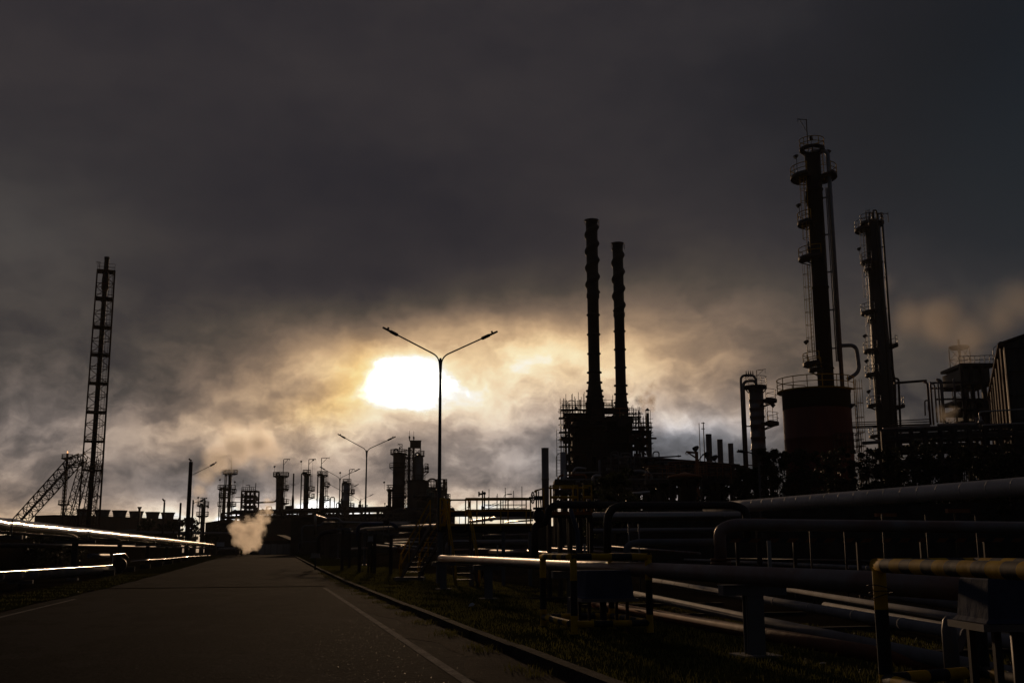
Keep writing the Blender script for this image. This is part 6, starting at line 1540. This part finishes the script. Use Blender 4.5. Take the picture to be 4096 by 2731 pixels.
# striped beam and thin marker rods behind
sb = thing('striped_beam', 'long yellow and black striped beam in the shade under the largest pipe', 'barrier', G(3500, 2199, 33))
a, b = G(2925, 2160, 33), G(4200, 2158, 33); mb = MB(); n_ = 34
for i in range(n_): 
    p, q = a.lerp(b, i / n_), a.lerp(b, (i + 1) / n_); sh_ = Vector((.06, 0, 0)); h = Vector((0, 0, .06)); d = Vector((0, .08, 0))
    mb.add([p - h - sh_, q - h - sh_, q + h + sh_, p + h + sh_, p - h - sh_ + d, q - h - sh_ + d, q + h + sh_ + d, p + h + sh_ + d], [(0, 1, 2, 3), (7, 6, 5, 4), (3, 2, 6, 7), (0, 4, 5, 1)], i % 2)
mb.build('beam', ('rust', 'black_paint'), sb)
for f in (.02, .2, .4, .6, .8, .98): q = a.lerp(b, f); MB().beam((q.x, q.y + .1, gnd(q)), (q.x, q.y + .1, q.z), .1).build('post', 'dark_steel', sb)
for i, (x, yt) in enumerate(((3238, 2090), (3376, 2090), (3528, 2055), (3702, 2057), (3902, 2060))):
    q = G(x, yt, 27); o = MB().tube((q.x, q.y, gnd(q)), q, .022, n=8).build('marker_rod', 'dark_steel'); tag(o, f'{ORD[i]} pale thin upright rod from the left below the largest pipe', 'rod', 'thin upright rods')
for i, (x, yt) in enumerate(((2514, 2096), (2555, 2096))):
    q = G(x, yt, 36.5); o = MB().tube((q.x, q.y, gnd(q)), q, .03, n=8).build('marker_rod', 'grey_steel'); tag(o, ['left', 'right'][i] + ' one of two short pale rods inside the big dark loop', 'rod', 'short pale rods')

# ------------------------------------------------------------------ striped guard barriers
def striped(mb, a, b, r, seg, ph=0):
    a, b = Vector(a), Vector(b); L = (b - a).length; n = max(1, round(L / seg)); 
    mb.path([a.lerp(b, i / n) for i in range(n + 1)], r, 16, mis=[(i + ph) % 2 for i in range(n + 1)])
def guard(label, A, du_, dv_, L, W, zt, zl, r, base_sink=0.0, stripe=.3):
    root = thing('guard_barrier', label, 'barrier', A, 'striped guard barriers'); A = Vector((A[0], A[1], 0))
    cs = [A, A + du_ * L, A + du_ * L + dv_ * W, A + dv_ * W]
    for c in cs:
        g = gnd(c); mb = MB(); zs = [g - .03, g + .12, g + .40, g + (zt - g) * .72, zt]
        mb.path([Vector((c.x, c.y, z)) for z in zs], r, 18, mis=[1, 0, 1, 0, 0]); mb.build('post', ('yellow_paint', 'black_paint'), root)
    for i in range(4):
        p, q = cs[i], cs[(i + 1) % 4]; d = (q - p).normalized()
        mb = MB(); striped(mb, Vector((p.x, p.y, zt)) - d * r * .8, Vector((q.x, q.y, zt)) + d * r * .8, r * 1.03, stripe, 0); mb.ball((p.x, p.y, zt), r * 1.035, 14)
        mb.build('top_rail', ('yellow_paint', 'black_paint'), root)
        mb = MB(); striped(mb, Vector((p.x, p.y, zl)), Vector((q.x, q.y, zl)), r * .9, stripe, 1); mb.build('lower_rail', ('yellow_paint', 'black_paint'), root)
    return root
Bc = G(2293, 2222, 17.5); guard('yellow and black striped guard barrier in the middle, around a blue-grey cover box', (Bc.x, Bc.y, 0), EU, EV, 2.0, 1.25, 1.30, .27, .056)
P1 = G(3514, 2262, 9.2); P2 = G(3897, 2238, 9.75); dvb = (P2 - P1); dvb.z = 0; Wb = dvb.length; dvb.normalize(); dub = Vector((.02, -1, 0)).normalized()
guard('near yellow and black striped guard barrier cut off by the right edge', (P1.x, P1.y, 0), dub, dvb, 2.9, Wb, 1.27, .36, .056, stripe=.22)
wr = MB(); 
for i in range(3): wr.torus(Vector((P1.x, P1.y, 1.02 + i * .03)), .075 + .015 * i, .004, (.3 * (i - 1), .2, 1), 14)
tag(wr.build('wire_coil', 'dark_steel'), 'loose wire wound round the corner post of the near striped barrier', 'wire')
def cover_box(c, w, d, h, zb, label, rz=0.0, m='cover_blue', legs=True):
    """sloping sheet cover over an instrument, standing on four legs"""
    c = Vector(c); g = gnd(c); root = thing('cover_box', label, 'cover box', (c.x, c.y, g), 'instrument cover boxes')
    ca, sa = math.cos(rz), math.sin(rz); P_ = lambda x, y, z: (c.x + x * ca - y * sa, c.y + x * sa + y * ca, z)
    vs = []
    for f, z in ((.5, zb), (.46, zb + .03), (.42, zb + h), (.40, zb + h + .015)):
        vs += [P_(-w * f, -d * f, z), P_(w * f, -d * f, z), P_(w * f, d * f, z), P_(-w * f, d * f, z)]
    fs = [(3, 2, 1, 0), (12, 13, 14, 15)]
    for i in range(3):
        for k in range(4): fs.append((i * 4 + k, i * 4 + (k + 1) % 4, i * 4 + 4 + (k + 1) % 4, i * 4 + 4 + k))
    MB().add(vs, fs).build('hood', m, root)
    MB().box((c.x, c.y, zb - .03), (w * 1.08, d * 1.08, .05), rz).build('rim', 'grey_steel', root)
    if legs:
        for x, y in ((-1, -1), (1, -1), (1, 1), (-1, 1)): q = P_(x * w * .36, y * d * .36, g); MB().beam(q, (q[0], q[1], zb - .05), .05).build('leg', 'dark_steel', root)
    MB().tube((c.x, c.y, g), (c.x, c.y, zb), .06).build('stem', 'dark_steel', root)
    return root
q = G(2412, 2388, 18.5); cover_box((q.x, q.y, 0), .90, .8, .43, q.z, 'blue-grey cover box inside the middle striped barrier', -HEAD)
q = G(4070, 2482, 8.2); cover_box((q.x, q.y, 0), .72, .6, .30, q.z, 'blue-grey cover box inside the near striped barrier at the right edge', 0)
q = G(1487, 2163, 63); cover_box((q.x, q.y, 0), .46, .4, .26, q.z, 'small pale cover box below the blue-black arched pipe', 0, 'galvanised')
q = G(1262, 2228, 76); cover_box((q.x, q.y, 0), .64, .5, .28, q.z, 'small pale cover box on the grass beside the kerb', 0, 'concrete', legs=False)
# loose things on the grass
def rock(p, s, label, m='stone'):
    mb = MB().ball((0, 0, 0), 1, 12); rng = random.Random(int(p.x * 97))
    mb.v = [p + Vector((v.x * s[0], v.y * s[1], v.z * s[2])) * (1 + .12 * rng.uniform(-1, 1)) for v in mb.v]; tag(mb.build('rock', m), label, 'rock', 'stones on the grass')
q = Zp(3292, 2668, .05); rock(q + Vector((0, 0, 0)), (.062, .06, .06), 'shiny pale stone on the grass left of the near striped barrier')
q = Zp(2913, 2681, .02); rock(q, (.06, .045, .025), 'flat tan pebble on the grass below the low pipes')
q = gnd_ = Zp(1450, 2263, .17); o = MB().box(q, (2.9, .22, .06), .05).build('plank', 'wood'); tag(o, 'pale timber plank lying on the grass catching the light', 'plank')
q = Zp(1884, 2424, .13); mb = MB().add([q + Vector((-.06, 0, 0)), q + Vector((.05, .02, .01)), q + Vector((.03, .05, .09)), q + Vector((-.03, .04, .06))], [(0, 1, 2, 3)]); mb.add([q + Vector((.05, .02, .01)), q + Vector((.09, .03, .05)), q + Vector((.03, .05, .09))], [(0, 1, 2)]); tag(mb.build('paper_scrap', 'board_white'), 'crumpled pale scrap of paper on the grass', 'litter')
# bank of bare soil right of the road
mb = MB(); n1, n2 = 30, 8; vs, fs = [], []
for i in range(n1 + 1):
    for j in range(n2 + 1):
        u = 62 + 78 * i / n1; v = 8.2 + 9 * j / n2; e = math.sin(math.pi * i / n1) ** .5 * math.sin(math.pi * min(1, j / n2 * .9 + .0)) if 0 < i < n1 and 0 < j < n2 else 0
        vs.append(UV(u, v, gz(u) - .03 + e * (.9 + .25 * math.sin(u * .7) * math.cos(v * 1.3))))
fs = [(i * (n2 + 1) + j, (i + 1) * (n2 + 1) + j, (i + 1) * (n2 + 1) + j + 1, i * (n2 + 1) + j + 1) for i in range(n1) for j in range(n2)]
mb.add(vs, fs, 0, True); structure(mb.build('soil_bank', 'soil'))

# ------------------------------------------------------------------ steam, smoke and haze
def plume(name, label, Y, blobs, dens, col=(1, 1, 1), aniso=0.45, scale=.35, k=1.5, cat='steam', thr=.12, deep=1.0, soft=.35):
    kk = M1(Y); B_ = []
    for x, y, r, *w in blobs:
        q = G(x, y, Y + (w[1] if len(w) > 1 else 0)); B_.append((q, r * kk * 1.25, w[0] if w else 1.0))
    lo = Vector((min(q.x - r for q, r, _ in B_), min(q.y - r * deep for q, r, _ in B_), min(q.z - r for q, r, _ in B_)))
    hi = Vector((max(q.x + r for q, r, _ in B_), max(q.y + r * deep for q, r, _ in B_), max(q.z + r for q, r, _ in B_)))
    m = bpy.data.materials.new(name); m.use_nodes = True; t = m.node_tree; t.nodes.clear(); B = NB(t)
    out = B.n('ShaderNodeOutputMaterial'); pv = B.n('ShaderNodeVolumePrincipled'); t.links.new(pv.outputs[0], out.inputs['Volume'])
    P = B.n('ShaderNodeNewGeometry').outputs['Position']
    wn = B.v('SUBTRACT', B.noise(P, scale * .8, 2, .5, col=True), (.5, .5, .5))
    mr = max(r for _, r, _ in B_)
    Pw = B.v('ADD', P, B.v('MULTIPLY', wn, (mr * .45,) * 3))
    f = None
    for q, r, w in B_:
        d = B.v('LENGTH', B.v('MULTIPLY', B.v('SUBTRACT', Pw, tuple(q)), (1 / r, 1 / (r * deep), 1 / r)))
        g = B.m('MULTIPLY', B.m('SUBTRACT', 1.0, d), w)
        f = g if f is None else B.m('MAXIMUM', f, g)
    n = B.noise(P, scale, 5, .62)
    f2 = B.m('ADD', f, B.m('MULTIPLY', B.m('SUBTRACT', n, .5), k))
    f2 = B.m('MULTIPLY', B.m('MAXIMUM', B.m('SUBTRACT', f2, thr), 0.0), B.maprange(f, 0.0, soft))
    B.put(pv.inputs['Density'], B.m('MULTIPLY', f2, dens)); pv.inputs['Color'].default_value = (*col, 1); pv.inputs['Anisotropy'].default_value = aniso
    MATS[name] = m
    c = (lo + hi) / 2; s = hi - lo
    lo.z = max(lo.z, 1.0)
    o = MB().box((c.x, c.y, (lo.z + hi.z) / 2), (s.x, s.y, hi.z - lo.z)).build(name, name)
    return tag(o, label, cat, kind='stuff')
plume('steam_cloud', 'billowing steam cloud rising from the ground at the end of the road', 172,
      [(985, 2150, 52), (1005, 2120, 58), (958, 2118, 42), (1020, 2165, 36), (950, 2165, 30, .9), (985, 2190, 30, .8), (1045, 2078, 36, .8), (1062, 2040, 34, .6), (1075, 2000, 32, .45)], 1.2, (1, .97, .93), .78, .75, 2.0)
plume('steam_plume', 'broad pale steam plume drifting up and right behind the thick lamp pole', 345,
      [(782, 2005, 26, .8), (800, 1960, 40, .8), (835, 1900, 60, .85), (880, 1840, 80), (950, 1790, 95), (1030, 1775, 85), (1090, 1810, 60, .7), (930, 1720, 70, .7), (1040, 1860, 60, .5)], .30, (1, 1, 1), .74, .13, 1.7, soft=.9, thr=.0)
plume('smoke_puff', 'thin brownish smoke curling from the capped exhaust pipe', 134,
      [(2574, 1636, 18), (2604, 1632, 19), (2564, 1606, 30), (2608, 1600, 28), (2580, 1570, 30, .7), (2610, 1545, 34, .55)], 1.2, (.85, .74, .62), .6, 1.0, 1.8)
plume('steam_drift', 'faint steam drifting around the second tallest column and over the plant house', 156,
      [(3530, 1130, 60, .6), (3520, 1230, 70, .6), (3640, 1290, 120, .8), (3760, 1300, 140), (3870, 1350, 120), (3850, 1440, 70), (4000, 1270, 110, .8), (4090, 1200, 130, .7), (3940, 1240, 90, .6)], .24, (1, .95, .9), .6, .12, 1.8, soft=1.0, thr=.0)
plume('steam_puff', 'small warm steam puff behind the thin tree near the risers', 112, [(3795, 1690, 36), (3775, 1665, 34), (3810, 1640, 30, .7), (3760, 1640, 26, .6)], 1.0, (1, .93, .82), .4, .9)

hz = MB().box((0, 190, 35.5), (700, 420, 73))
m = bpy.data.materials.new('haze'); m.use_nodes = True; t = m.node_tree; t.nodes.clear(); B = NB(t)
out = B.n('ShaderNodeOutputMaterial'); pv = B.n('ShaderNodeVolumePrincipled'); t.links.new(pv.outputs[0], out.inputs['Volume'])
pv.inputs['Density'].default_value = 0.0001; pv.inputs['Color'].default_value = (.92, .9, .86, 1); pv.inputs['Anisotropy'].default_value = .3
MATS['haze'] = m
tag(hz.build('haze', 'haze'), 'thin warm morning haze filling the site', 'haze', kind='stuff')
